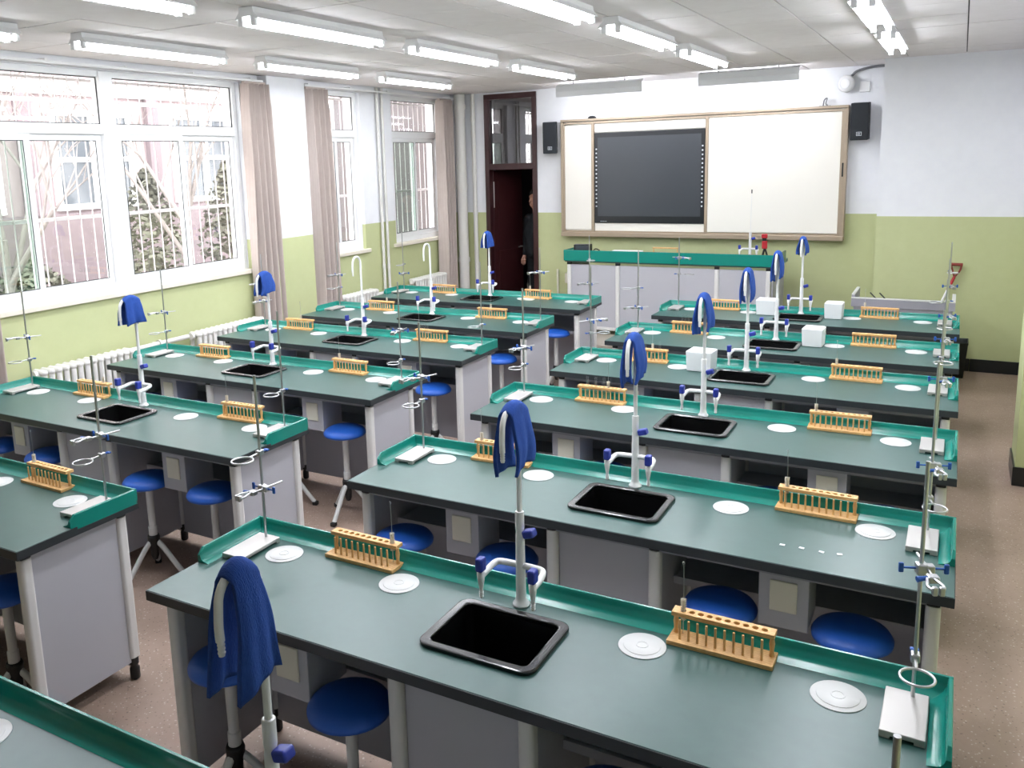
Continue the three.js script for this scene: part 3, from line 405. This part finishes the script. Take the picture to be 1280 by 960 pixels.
// ---------------------------------------------------------------- teacher's end: podium, bench, board
solo('podium_platform', metreUV(rbox(-4.3, -0.98, 0, 0.18, ZF + 0.002, -8.72, 0.006)), M.podium, 'low raised platform under the teacher bench before the board', 'platform');
{
  const x0 = -4.0, x1 = -1.6, z1 = -9.27, z0 = -9.97, y0 = 0.18;
  const t = thing('teacher_bench', 'long white panelled teacher bench with teal edge below the board', 'bench', 0, 0, 0);
  mesh('worktop', metreUV(box(x0, x1, 1.03, 1.066, z0, z1)), M.top, t);
  mesh('upstand', join(rbox(x0 - 0.01, x1 + 0.01, 1.045, 1.172, z1, z1 + 0.018, 0.004), rbox(x0 - 0.012, x0 + 0.006, 1.045, 1.172, z0 + 0.2, z1, 0.004), rbox(x1 - 0.006, x1 + 0.012, 1.045, 1.172, z0 + 0.2, z1, 0.004)), M.teal, t);
  const ps = [x0 + 0.05, x0 + 0.65, x1 - 0.62, x1 - 0.08];
  for (const x of ps) { const p = mesh('leg', rbox(x - 0.024, x + 0.024, y0 + 0.05, 1.0, z1 - 0.045, z1 + 0.004, 0.014), M.post, t); mesh('leg_cap', rbox(x - 0.024, x + 0.024, 1.0, 1.03, z1 - 0.04, z1 + 0.002, 0.003), M.black, p); mesh('foot', rod(V3(x, y0, z1 - 0.02), V3(x, y0 + 0.05, z1 - 0.02), 0.018), M.black, p); }
  for (let k = 0; k < 3; k++) mesh('front_panel', rbox(ps[k] + 0.02, ps[k + 1] - 0.02, y0 + 0.05, 1.0, z1 - 0.034, z1 - 0.018, 0.002), M.panel, t);
  mesh('side_panel', box(x1 - 0.05, x1 - 0.035, y0 + 0.05, 1.03, z0, z1 - 0.04), M.panel, t); mesh('side_panel', box(x0 + 0.02, x0 + 0.035, y0 + 0.05, 1.03, z0, z1 - 0.04), M.panel, t);
  mesh('bottom_rail', rbox(x0 + 0.03, x1 - 0.03, y0 + 0.05, y0 + 0.09, z1 - 0.05, z1 - 0.016, 0.004), M.post, t);
  const tap = mesh('tap', G.column, M.tap, t); tap.position.set(-1.93, 1.066, -9.55); mesh('side_arm', G.armL, M.tap, tap); mesh('side_arm', G.armR, M.tap, tap); for (const k of ['knobL', 'knobR', 'knobM']) mesh('handle', G[k], M.knob, tap);
  mesh('spout', rod(V3(0, 0.31, 0), V3(0.004, 0.74, 0), 0.003, 0.002, 8), M.tap, tap); mesh('spout_tip', rod(V3(0.004, 0.74, 0), V3(0.004, 0.78, 0), 0.006), M.black, tap);
  const rk = thing('test_tube_rack', 'pale wooden test tube rack on the teacher bench', 'rack', -3.0, 1.0665, -9.42); mesh('base', G.rackBase, M.wood, rk); mesh('top_board', G.rackTop.clone().translate(0, 0.05, 0), M.wood, rk); for (const x of [0.013, 0.287]) mesh('post', G.rackPost.clone().scale(1, 1.68, 1).translate(0, -0.0085, 0), M.wood, rk).position.set(x, 0, -0.056);
  const bx = thing('control_box', 'small black control box at the left end of the teacher bench', 'box', -3.83, 1.0665, -9.42, 0.1); mesh('housing', rbox(-0.1, 0.1, 0, 0.16, -0.05, 0.05, 0.006), M.black, bx); mesh('display', box(-0.08, 0.08, 0.1, 0.15, 0.0502, 0.0515), M.screen, bx);
  solo('cable', tube([V3(-3.72, 1.075, -9.4), V3(-3.68, 1.16, -9.38), V3(-3.64, 1.18, -9.37), V3(-3.58, 1.14, -9.38), V3(-3.53, 1.074, -9.42)], 0.006, 24, 6), M.black, 'short black cable looping beside the black control box', 'cable');
  solo('paper_sheet', rbox(-3.5, -3.15, 1.0668, 1.15, -9.6, -9.5, 0.004), M.paper, 'stack of white paper lying on the teacher bench', 'paper');
  const pl = thing('pliers', 'red headed black handled pliers standing on the teacher bench', 'pliers', -1.76, 1.0665, -9.45);
  mesh('handle', tube([V3(-0.02, 0.001, 0), V3(-0.018, 0.07, 0), V3(0.004, 0.16, 0)], 0.011, 14, 8), M.black, pl); mesh('handle', tube([V3(0.04, 0.03, 0), V3(0.03, 0.08, 0), V3(0.006, 0.16, 0)], 0.01, 14, 8), M.black, pl);
  mesh('joint', rbox(-0.026, 0.03, 0.15, 0.24, -0.014, 0.014, 0.01), M.red, pl); mesh('jaw', join(rbox(-0.032, 0.03, 0.262, 0.312, -0.016, 0.016, 0.012)), M.red, pl); mesh('neck', rbox(-0.022, 0.02, 0.232, 0.27, -0.012, 0.012, 0.004), M.black, pl);
}
// the board with its screen
{
  const x0 = -4.43, x1 = -1.06, y0 = 1.245, y1 = 2.715, zf = -10.165, zb = ZF + 0.001;
  const b = thing('whiteboard', 'wide sliding whiteboard with gold frame and built-in dark screen', 'whiteboard', 0, 0, 0);
  mesh('backing', box(x0 + 0.01, x1 - 0.01, y0 + 0.01, y1 - 0.01, zb, zf - 0.045), M.board, b);
  mesh('frame', join(rbox(x0, x1, y1 - 0.03, y1, zb, zf, 0.006), rbox(x0, x1, y0, y0 + 0.055, zb, zf + 0.015, 0.008), rbox(x0, x0 + 0.035, y0 + 0.055, y1 - 0.03, zb, zf, 0.006), rbox(x1 - 0.035, x1, y0 + 0.055, y1 - 0.03, zb, zf, 0.006)), M.frame, b);
  mesh('inner_rail', join(box(x0 + 0.035, x1 - 0.035, y1 - 0.062, y1 - 0.04, zf - 0.05, zf - 0.012), box(x0 + 0.035, x1 - 0.035, y0 + 0.055, y0 + 0.075, zf - 0.05, zf - 0.012)), M.frame, b);
  const panel = (a, e, c, d, z) => rbox(a, e, c, d, z - 0.012, z, 0.003, 1);
  const post = (x) => rbox(x - 0.018, x + 0.018, y0 + 0.06, y1 - 0.045, zf - 0.04, zf - 0.006, 0.004);
  mesh('fixed_panel', panel(x0 + 0.05, -4.02, y0 + 0.09, y1 - 0.075, zf - 0.022), M.board, b); mesh('sliding_panel', panel(-2.56, x1 - 0.06, y0 + 0.08, y1 - 0.068, zf - 0.014), M.board, b);
  mesh('upper_panel', panel(-3.98, -2.6, 2.545, y1 - 0.07, zf - 0.03), M.board, b); mesh('lower_panel', panel(-3.98, -2.6, y0 + 0.075, 1.415, zf - 0.03), M.board, b);
  mesh('upright', post(-4.0), M.frame, b); mesh('upright', post(-2.578), M.frame, b); mesh('upright', post(x1 - 0.05), M.frame, b); mesh('upright', rbox(x0 + 0.036, x0 + 0.052, y0 + 0.06, y1 - 0.045, zf - 0.04, zf - 0.006, 0.003), M.frame, b);
  const s = mesh('screen_bezel', rbox(-3.978, -2.602, 1.42, 2.535, zf - 0.044, zf - 0.016, 0.006), M.bezel, b); mesh('screen_glass', box(-3.935, -2.645, 1.505, 2.478, zf - 0.0165, zf - 0.0145), M.screen, s);
  for (const x of [-3.952, -2.628]) for (let k = 0; k < 15; k++) mesh('key_icon', box(x - 0.009, x + 0.009, 1.62 + k * 0.0505, 1.638 + k * 0.0505, zf - 0.0155, zf - 0.0145), M.icon, s);
  for (let k = 0; k < 5; k++) mesh('button', box(-3.9 + k * 0.018, -3.89 + k * 0.018, 1.437, 1.445, zf - 0.0165, zf - 0.0145), M.icon, s);
  mesh('lock', rbox(x1 - 0.045, x1 - 0.03, 1.95, 2.1, zf - 0.006, zf + 0.012, 0.004), M.black, b);
  solo('marker_clip', join(tube([V3(-1.33, 2.716, -10.22), V3(-1.32, 2.78, -10.22), V3(-1.29, 2.8, -10.21), V3(-1.3, 2.74, -10.2), V3(-1.28, 2.722, -10.2)], 0.008, 20, 6), rbox(-1.37, -1.25, 2.7155, 2.72, -10.24, -10.19, 0.001, 1)), M.conduit, 'bent grey clip on the top edge of the whiteboard', 'clip');
  solo('sensor_dome', lathe([[0, 0.035], [0.03, 0.032], [0.05, 0.018], [0.055, 0]], 20).translate(-4.02, 2.715, -10.215), M.bezel, 'small dark dome on the top edge of the board near left', 'sensor');
}
function speaker(x, y, turn, label) {
  const o = thing('loudspeaker', label, 'speaker', x, y, ZF + 0.14, turn), g = rbox(-0.088, 0.088, -0.195, 0.195, -0.075, 0.075, 0.008); g.rotateX(0.07); mesh('cabinet', g, M.speaker, o);
  mesh('bracket', rbox(-0.03, 0.03, -0.04, 0.04, -0.139, -0.07, 0.004), M.black, o);
  const lg = join(box(-0.026, 0.026, -0.148, -0.144, 0.076, 0.0785), box(-0.026, 0.026, -0.112, -0.108, 0.076, 0.0785), box(-0.026, -0.022, -0.148, -0.108, 0.076, 0.0785), box(0.022, 0.026, -0.148, -0.108, 0.076, 0.0785), box(-0.015, 0.013, -0.124, -0.12, 0.076, 0.0785), box(-0.015, 0.013, -0.138, -0.134, 0.076, 0.0785), box(-0.015, -0.011, -0.138, -0.12, 0.076, 0.0785), box(0.002, 0.006, -0.132, -0.12, 0.076, 0.0785)); lg.rotateX(0.07); mesh('badge', lg, M.icon, o);
}
speaker(-4.56, 2.5, 0.35, 'black loudspeaker on the wall between door and whiteboard'); speaker(-0.94, 2.535, -0.05, 'black loudspeaker on the wall right of the whiteboard');
{
  const o = thing('alarm_bell', 'round white alarm sounder on the wall above the right loudspeaker', 'alarm', -1.1, 2.94, ZF);
  mesh('body', lathe([[0, 0.06], [0.035, 0.06], [0.045, 0.052], [0.075, 0.045], [0.09, 0.025], [0.092, 0.002], [0, 0.002]], 28).rotateX(Math.PI / 2).rotateY(-0.35).translate(0, 0, 0.04), M.lampWhite, o); mesh('mount', rbox(-0.05, 0.05, -0.05, 0.05, 0.0005, 0.04, 0.004), M.lampWhite, o); mesh('grille', lathe([[0.05, 0.0535], [0.05, 0.056], [0.056, 0.056], [0.058, 0.05]], 28).rotateX(Math.PI / 2).rotateY(-0.35).translate(0, 0, 0.04), M.lampGrey, o);
  solo('conduit', tube([V3(-1.06, 3.02, ZF + 0.03), V3(-1.0, 3.07, ZF + 0.03), V3(-0.85, 3.1, ZF + 0.03), V3(-0.71, 3.115 - 0.012, ZF + 0.03)], 0.013, 20, 8), M.conduit, 'grey flexible conduit running from the alarm sounder to the corner', 'conduit');
  const p = thing('wall_box', 'small square white cover plate beside the alarm sounder', 'cover plate', -0.925, 2.9, ZF); mesh('plate', rbox(-0.05, 0.05, -0.055, 0.055, 0.0005, 0.018, 0.004), M.lampWhite, p);
}
// right front corner: lectern, bin, spade
{
  const o = thing('lectern', 'grey metal lectern with pale rim behind the farthest right bench', 'lectern', -0.37, 0, -8.86);
  mesh('body', rbox(-0.41, 0.41, 0.02, 0.8, -0.24, 0.24, 0.01), M.lectern, o); mesh('rail', join(rbox(-0.43, 0.43, 0.78, 0.858, 0.225, 0.25, 0.004), rbox(-0.43, -0.4, 0.8, 0.89, -0.25, 0.225, 0.004), rbox(0.4, 0.43, 0.8, 0.858, -0.25, 0.225, 0.004)), M.lectern, o); mesh('rim', join(rbox(-0.43, 0.43, 0.858, 0.868, 0.224, 0.251, 0.003), rbox(-0.43, -0.4, 0.89, 0.9, -0.25, 0.225, 0.003), rbox(0.4, 0.43, 0.858, 0.868, -0.25, 0.224, 0.003)), M.lecternRim, o); mesh('plinth', box(-0.38, 0.38, 0, 0.02, -0.21, 0.21), M.black, o);
  for (const [x, n] of [[-0.6, 'left'], [-0.52, 'right']]) solo('pen', rod(V3(x - 0.05, 0.9, -8.75), V3(x + 0.05, 0.8055, -8.7), 0.006), M.black, `thin black pen leaning on the lectern, ${n} of two`, 'pen');
  const b = thing('waste_bin', 'dark grey tapered waste bin on the floor by the black baseboard', 'waste bin', 0.1, 0, -9.43), sh = (y, k) => [[-k, y, -k], [k, y, -k], [k, y, k], [-k, y, k]];
  mesh('body', lathe([[0.0, 0.004], [0.1, 0.004], [0.136, 0.35], [0.13, 0.35], [0.095, 0.012], [0, 0.012]], 4).rotateY(Math.PI / 4).scale(0.95, 1, 1.3), M.bin, b); mesh('bin_rim', lathe([[0.128, 0.345], [0.14, 0.345], [0.14, 0.362], [0.128, 0.362], [0.128, 0.345]], 4).rotateY(Math.PI / 4).scale(0.95, 1, 1.3), M.bin, b); mesh('base', box(-0.06, 0.06, 0, 0.005, -0.08, 0.08), M.bin, b);
  const s = thing('spade', 'spade with red D-shaped handle leaning on the green wall', 'spade', -0.22, 0, -9.5);
  const A = V3(0, 0.3, -0.03), B = V3(0.255, 0.96, -0.13), top = V3(0.266, 1.092, -0.14);
  mesh('shaft', join(rod(A, V3(0.205, 0.83, -0.11), 0.014, 0.013)), M.paper, s); mesh('sleeve', rod(V3(0.205, 0.83, -0.11), B, 0.016, 0.014), M.red, s);
  mesh('grip', join(tube([B, V3(0.235, 1.03, -0.133), V3(0.222, 1.075, -0.137)], 0.009, 10, 7), tube([B, V3(0.296, 1.02, -0.133), V3(0.312, 1.075, -0.137)], 0.009, 10, 7), rod(V3(0.212, 1.085, -0.14), V3(0.322, 1.085, -0.14), 0.016)), M.spadeRed, s);
  mesh('blade', sheet((u, v) => { const w = 0.1 * Math.sqrt(Math.max(0.02, 1 - Math.pow(1 - Math.min(v * 1.6, 1), 2))); return V3((u - 0.5) * 2 * w - 0.03 + v * 0.04, 0.002 + v * 0.32, 0.02 - v * 0.05 + 0.02 * (u - 0.5) * (u - 0.5) * 4); }, 10, 12, 0.004), M.steel, s);
}
{
  const o = thing('broom', 'pale hand broom leaning on the green wall right of the door', 'broom', -4.5, 0, ZF + 0.06); mesh('stick', rod(V3(0, 0.3, 0.02), V3(-0.03, 0.8, -0.04), 0.014), M.socket, o); mesh('bristle_head', sheet((u, v) => V3((u - 0.5) * (0.3 - 0.2 * v), 0.002 + v * 0.32, 0.03 * (1 - v) + 0.006 * Math.sin(u * 30)), 24, 6, 0.03), M.bristle, o);
  const d = thing('hanging_brush', 'white plastic brush hanging on the green wall beside the broom', 'brush', -4.4, 0.62, ZF); mesh('hook', rod(V3(0, 0.14, 0.0005), V3(0, 0.14, 0.03), 0.004), M.steel, d); mesh('body', rbox(-0.025, 0.025, 0, 0.13, 0.006, 0.034, 0.01), M.socket, d);
}

// ---------------------------------------------------------------- curtains, radiators, pipes
function curtain(z0, z1, n, flare, shift, label) {
  const a = rr(0, 6), W = z1 - z0, zc = (z0 + z1) / 2, top = 3.03, bot = 0.22;
  const g = sheet((u, v) => {
    const y = bot + v * (top - bot), k = 1 - v, w = W * (1 + flare * k) * (v > 0.96 ? 0.92 : 1), amp = 0.06 + 0.015 * k;
    const ph = u * n * 2 * Math.PI + a + 0.7 * Math.sin(v * 2.2 + u * 3 + a);
    return V3(amp * Math.sin(ph) + 0.008 * Math.sin(ph * 2.1 + v * 5), y, zc + shift * k + (u - 0.5) * w + 0.014 * Math.cos(ph * 1.0 + 1));
  }, n * 18, 26, 0.003);
  const c = thing('curtain', label, 'curtain', XL + 0.105, 0, 0); mesh('fabric', g, M.curtain, c); mesh('heading_tape', box(-0.02, 0.02, 3.025, 3.05, zc - W / 2, zc + W / 2), M.curtain, c);
}
curtain(-6.44, -6.15, 4, 0.2, -0.02, 'beige curtain gathered left of the white pilaster');
curtain(-7.36, -7.04, 4, 0.25, -0.03, 'beige curtain gathered right of the white pilaster');
curtain(-10.0, -9.7, 4, 0.08, 0.0, 'beige curtain gathered beside the pipe in the far corner');
curtain(-3.5, -3.1, 4, 0.1, 0.0, 'beige curtain at the left edge of the picture');
[[-6.42, -2.9, 'the widest window'], [-10.15, -7.04, 'the two far windows']].forEach(([a, b, n]) => { const o = thing('curtain_rail', `pale curtain rail under the ceiling over ${n}`, 'curtain rail', XL + 0.105, 3.06, 0); mesh('rail', rbox(-0.012, 0.012, -0.008, 0.012, a, b, 0.003), M.pvc, o); for (let z = a + 0.15; z < b; z += 0.72) mesh('bracket', rbox(-0.1045, 0.006, 0.012, 0.028, z, z + 0.02, 0.002, 1), M.pvc, o); });
{
  const col = (z) => new THREE.CapsuleGeometry(0.021, 0.53, 4, 8).scale(1, 1, 1.05).translate(z, 0.5, 0);
  const sec = join(col(-0.048), col(0.048), new THREE.CapsuleGeometry(0.026, 0.1, 4, 8).rotateZ(Math.PI / 2).translate(0, 0.765, 0), new THREE.CapsuleGeometry(0.026, 0.1, 4, 8).rotateZ(Math.PI / 2).translate(0, 0.235, 0), rod(V3(0, 0.755, -0.031), V3(0, 0.755, 0.031), 0.018), rod(V3(0, 0.24, -0.031), V3(0, 0.24, 0.031), 0.018));
  [[-4.56, -3.72, 'left edge of the widest window'], [-6.12, -5.26, 'right part of the widest window'], [-8.06, -7.46, 'narrow middle window'], [-9.64, -8.9, 'window nearest the far corner']].forEach(([a, b, n]) => {
    const o = thing('radiator', `white cast iron radiator below the ${n}`, 'radiator', XL + 0.125, 0, 0); const k = Math.round((b - a) / 0.062);
    for (let i = 0; i < k; i++) mesh('section', sec, M.rad, o).position.z = b - 0.031 - i * 0.062;
    mesh('foot', join(box(-0.07, 0.07, 0, 0.215, b - 0.1, b - 0.085), box(-0.07, 0.07, 0, 0.215, a + 0.085, a + 0.1)), M.rad, o);
    for (const e of [b + 0.012, b - k * 0.062 - 0.012]) mesh('plug', rod(V3(0, 0.755, e - 0.012), V3(0, 0.755, e + 0.012), 0.03), M.rad, o);
  });
  const pipeH = (a, b, y, label) => { const o = thing('heating_pipe', label, 'pipe', XL + 0.09, y, 0); mesh('pipe', rod(V3(0, 0, a), V3(0, 0, b), 0.022, 0.022, 14), M.pipe, o); mesh('collar', join(rod(V3(0, 0, (a + b) / 2 - 0.012), V3(0, 0, (a + b) / 2 + 0.012), 0.034, 0.034, 14), box(-0.089, 0, -0.008, 0.008, (a + b) / 2 - 0.01, (a + b) / 2 + 0.01)), M.pipe, o); };
  pipeH(-5.235, -4.585, 0.755, 'pale heating pipe joining the two radiators below the widest window'); pipeH(-8.86, -8.09, 0.7, 'pale heating pipe joining the two radiators in the far corner');
  const riser = (x, z, r, label, joints) => { const o = thing('riser_pipe', label, 'pipe', x, 0, z); mesh('pipe', new THREE.CylinderGeometry(r, r, CE - 0.002, 18).translate(0, CE / 2, 0), M.pipe, o); for (const y of joints) mesh('joint', new THREE.CylinderGeometry(r * 1.16, r * 1.16, 0.06, 18).translate(0, y, 0), M.pipe, o); };
  riser(-5.88, -10.14, 0.072, 'thick white drain pipe standing in the far left corner', [0.9, 1.9, 2.95]); riser(-5.73, -10.235, 0.03, 'thin white riser pipe between the thick drain pipe and the door', [1.55, 2.1, 2.8]);
  riser(XL + 0.035, -8.42, 0.018, 'thin pale riser pipe between the far windows, nearer one', [1.0]); riser(XL + 0.035, -8.52, 0.018, 'thin pale riser pipe between the far windows, farther one', [1.0]);
}

// ---------------------------------------------------------------- outside the windows
structure('ground', metreUV(box(-45, WX0 - 0.01, -0.5, -0.4, -60, 25)), M.ground);
{
  const b = thing('school_building', 'pinkish brick building opposite with white framed windows', 'building', -13.4, 0, 0);
  mesh('wall', metreUV(box(-4, 0, -0.4, 9, -42, 4)), M.facadeLight, b); mesh('brick_plinth', metreUV(box(0, 0.06, -0.4, 1.55, -42, 4)), M.facade, b); mesh('string_course', box(0, 0.1, 3.55, 3.75, -42, 4), M.pvc, b);
  for (let z = -1.5; z > -40; z -= 2.6) {
    const w = mesh('window', join(box(0, 0.08, 1.6, 1.7, z - 1.65, z), box(0, 0.08, 3.2, 3.3, z - 1.65, z), box(0, 0.06, 2.42, 2.5, z - 1.6, z - 0.05), box(0, 0.07, 1.7, 3.2, z - 0.1, z), box(0, 0.07, 1.7, 3.2, z - 1.65, z - 1.55), box(0, 0.065, 1.7, 3.2, z - 0.9, z - 0.75)), M.pvc, b);
    for (const [a, c] of [[z - 1.55, z - 0.9], [z - 0.75, z - 0.1]]) { mesh('pane', box(0.01, 0.03, 1.7, 2.42, a, c), M.farGlass, w); mesh('pane', box(0.01, 0.03, 2.5, 3.2, a, c), M.farGlass, w); }
    const w2 = mesh('window', join(box(0, 0.08, 4.8, 4.9, z - 1.65, z), box(0, 0.08, 6.5, 6.6, z - 1.65, z), box(0, 0.07, 4.9, 6.5, z - 0.1, z), box(0, 0.07, 4.9, 6.5, z - 1.65, z - 1.55)), M.pvc, b); mesh('pane', box(0.01, 0.03, 4.9, 6.5, z - 1.55, z - 0.1), M.farGlass, w2);
    if (z > -30) mesh('pilaster', metreUV(box(0, 0.12, 1.55, 3.55, z - 2.25, z - 2.0)), M.facade, b);
  }
}
function tree(x, z, h, label) {
  const o = thing('bare_tree', label, 'tree', x, -0.4, z), br = [];
  const grow = (p, d, len, r, lv) => { const e = p.clone().addScaledVector(d, len); br.push([p, e, r, r * 0.62, lv]); if (lv >= 4) return; const n = lv === 0 ? 4 : 3; for (let k = 0; k < n; k++) { const q = d.clone().add(V3(rr(-0.75, 0.75), rr(0.05, 0.5), rr(-0.75, 0.75))).normalize(); grow(p.clone().lerp(e, rr(0.55, 1)), q, len * rr(0.55, 0.8), r * 0.58, lv + 1); } };
  grow(V3(0, 0, 0), V3(rr(-0.05, 0.05), 1, rr(-0.05, 0.05)).normalize(), h * 0.38, 0.07, 0);
  mesh('trunk', join(br.filter((b) => b[4] < 2).map(([a, b, r, s]) => rod(a, b, r, s, 7))), M.bark, o); mesh('twigs', join(br.filter((b) => b[4] >= 2).map(([a, b, r, s]) => rod(a, b, r, s, 4))), M.bark, o);
}
tree(-9.6, -5.9, 5, 'bare tree outside, seen through the left half of the widest window'); tree(-10.4, -9.4, 5.4, 'bare tree outside, seen through the right half of the widest window'); tree(-9.4, -13.2, 5, 'bare tree outside, seen through the narrow middle window'); tree(-10.2, -16.8, 5.5, 'bare tree outside, seen through the window by the corner');
function shrub(x, z, h, w, label) {
  const o = thing('evergreen_shrub', label, 'shrub', x, -0.4, z), L = [], base = new THREE.PlaneGeometry(0.1, 0.05, 2, 1); { const p = base.attributes.position; for (let i = 0; i < p.count; i++) p.setZ(i, 0.012 - Math.abs(p.getX(i)) * 0.4); }
  for (let k = 0; k < 1500; k++) { const t = rnd(), a = rr(0, 6.283), q = Math.sqrt(rnd()) * w * Math.sin(Math.PI * (0.12 + 0.86 * t)) , g = base.clone(); g.rotateX(rr(-1.4, 1.4)); g.rotateY(a); g.rotateZ(rr(-0.8, 0.8)); g.translate(Math.cos(a) * q, 0.15 + t * h, Math.sin(a) * q); L.push(g); }
  const f = mesh('foliage', join(L), M.leaf, o); mesh('stem', rod(V3(0, 0, 0), V3(0, h * 0.8, 0), 0.03, 0.01, 6), M.bark, o);
}
shrub(-11.2, -9.35, 2.5, 0.62, 'evergreen shrub outside behind the left half of the widest window'); shrub(-11.0, -10.9, 2.6, 0.55, 'evergreen shrub outside behind the window post'); shrub(-12.4, -8.0, 1.2, 0.7, 'low bushy shrub outside below the neighbouring windows'); shrub(-12.2, -14.4, 1.1, 0.7, 'low bushy shrub outside seen near the curtain');

// ---------------------------------------------------------------- the person in the doorway
function field(n, min, size, bones, k) {
  const mc = new MarchingCubes(n, new THREE.MeshStandardMaterial(), false, false, 120000); mc.isolation = 0; const p = V3(0, 0, 0), ab = V3(0, 0, 0), ap = V3(0, 0, 0);
  for (let z = 0; z < n; z++) for (let y = 0; y < n; y++) for (let x = 0; x < n; x++) {
    p.set(min.x + (x / n) * size, min.y + (y / n) * size, min.z + (z / n) * size); let d = 1e3;
    for (const [a, b, ra, rb] of bones) { ab.subVectors(b, a); ap.subVectors(p, a); const t = Math.max(0, Math.min(1, ap.dot(ab) / Math.max(1e-9, ab.dot(ab)))); const q = ap.addScaledVector(ab, -t).length() - (ra + (rb - ra) * t), h = Math.max(k - Math.abs(d - q), 0) / k; d = Math.min(d, q) - h * h * k * 0.25; }
    mc.field[x + y * n + z * n * n] = -d;
  }
  mc.update(); const c = mc.count, g = new THREE.BufferGeometry(); g.setAttribute('position', new THREE.BufferAttribute(mc.positionArray.slice(0, c * 3), 3)); g.setAttribute('normal', new THREE.BufferAttribute(mc.normalArray.slice(0, c * 3), 3));
  const q = g.attributes.position; for (let i = 0; i < q.count; i++) q.setXYZ(i, min.x + (q.getX(i) + 1) / 2 * size, min.y + (q.getY(i) + 1) / 2 * size, min.z + (q.getZ(i) + 1) / 2 * size);
  return clean(g);
}
{
  const o = thing('person', 'person in dark jacket standing half hidden in the doorway', 'person', -5.06, 0, -10.76, -0.5);
  const b = (a, e, r, s) => [V3(...a), V3(...e), r, s];
  const head = field(56, V3(-0.16, 1.45, -0.17), 0.38, [b([0, 1.73, -0.01], [0, 1.7, 0.01], 0.085, 0.08), b([0, 1.66, 0.03], [0, 1.62, 0.045], 0.06, 0.045), b([0, 1.7, 0.088], [0, 1.665, 0.106], 0.01, 0.016), b([-0.082, 1.71, 0], [-0.084, 1.67, -0.005], 0.014, 0.01), b([0.082, 1.71, 0], [0.084, 1.67, -0.005], 0.014, 0.01), b([-0.02, 1.628, 0.082], [0.02, 1.628, 0.082], 0.01, 0.01), b([-0.04, 1.728, 0.072], [0.04, 1.728, 0.072], 0.014, 0.014), b([0, 1.6, 0], [0, 1.47, -0.015], 0.052, 0.058)], 0.02);
  const hand = (s) => { const f = [b([s * 0.27, 0.92, 0.01], [s * 0.272, 0.85, 0.025], 0.024, 0.03), b([s * 0.272, 0.86, 0.005], [s * 0.272, 0.84, 0.045], 0.02, 0.02)]; [[-0.012, 0.072], [0.008, 0.082], [0.028, 0.076], [0.046, 0.06]].forEach(([dz, l]) => { const z = 0.012 + dz; f.push(b([s * 0.272, 0.845, z], [s * 0.276, 0.845 - l * 0.5, z + 0.006], 0.0095, 0.009), b([s * 0.276, 0.845 - l * 0.5, z + 0.006], [s * 0.266, 0.845 - l, z + 0.016], 0.009, 0.0075)); }); f.push(b([s * 0.268, 0.875, 0.045], [s * 0.258, 0.84, 0.075], 0.012, 0.01), b([s * 0.258, 0.84, 0.075], [s * 0.252, 0.81, 0.082], 0.01, 0.008)); return field(56, V3(s * 0.27 - 0.11, 0.74, -0.08), 0.21, f, 0.008); };
  mesh('body', join(head, hand(-1), hand(1)), M.skin, o);
  mesh('jacket', field(64, V3(-0.5, 0.75, -0.5), 1.0, [b([0, 1.0, 0], [0, 1.2, 0], 0.145, 0.15), b([-0.05, 1.25, 0], [0.05, 1.25, 0], 0.135, 0.135), b([0, 1.3, -0.01], [0, 1.46, -0.01], 0.13, 0.07), b([-0.17, 1.42, -0.01], [0.17, 1.42, -0.01], 0.062, 0.062), b([-0.19, 1.4, -0.01], [-0.255, 1.14, -0.02], 0.06, 0.05), b([-0.255, 1.14, -0.02], [-0.27, 0.92, 0.01], 0.05, 0.037), b([0.19, 1.4, -0.01], [0.255, 1.14, -0.02], 0.06, 0.05), b([0.255, 1.14, -0.02], [0.27, 0.92, 0.01], 0.05, 0.037)], 0.05), M.jacket, o);
  mesh('trousers', field(64, V3(-0.55, 0.0, -0.55), 1.1, [b([-0.06, 0.98, 0], [0.06, 0.98, 0], 0.125, 0.125), b([-0.085, 0.92, 0], [-0.1, 0.5, 0.01], 0.088, 0.06), b([-0.1, 0.5, 0.01], [-0.105, 0.1, -0.01], 0.06, 0.05), b([0.085, 0.92, 0], [0.1, 0.5, 0.01], 0.088, 0.06), b([0.1, 0.5, 0.01], [0.105, 0.1, -0.01], 0.06, 0.05)], 0.04), M.trousers, o);
  mesh('shoes', join(...[-1, 1].map((s) => rbox(s * 0.105 - 0.042, s * 0.105 + 0.042, 0.001, 0.085, -0.07, 0.19, 0.035, 4))), M.black, o);
  mesh('hair', field(48, V3(-0.16, 1.55, -0.2), 0.34, [b([0, 1.765, -0.03], [0, 1.74, -0.045], 0.082, 0.084), b([-0.05, 1.775, 0.015], [0.05, 1.775, 0.015], 0.05, 0.05)], 0.03), M.hair, o);
}
renderer.render(scene, camera);
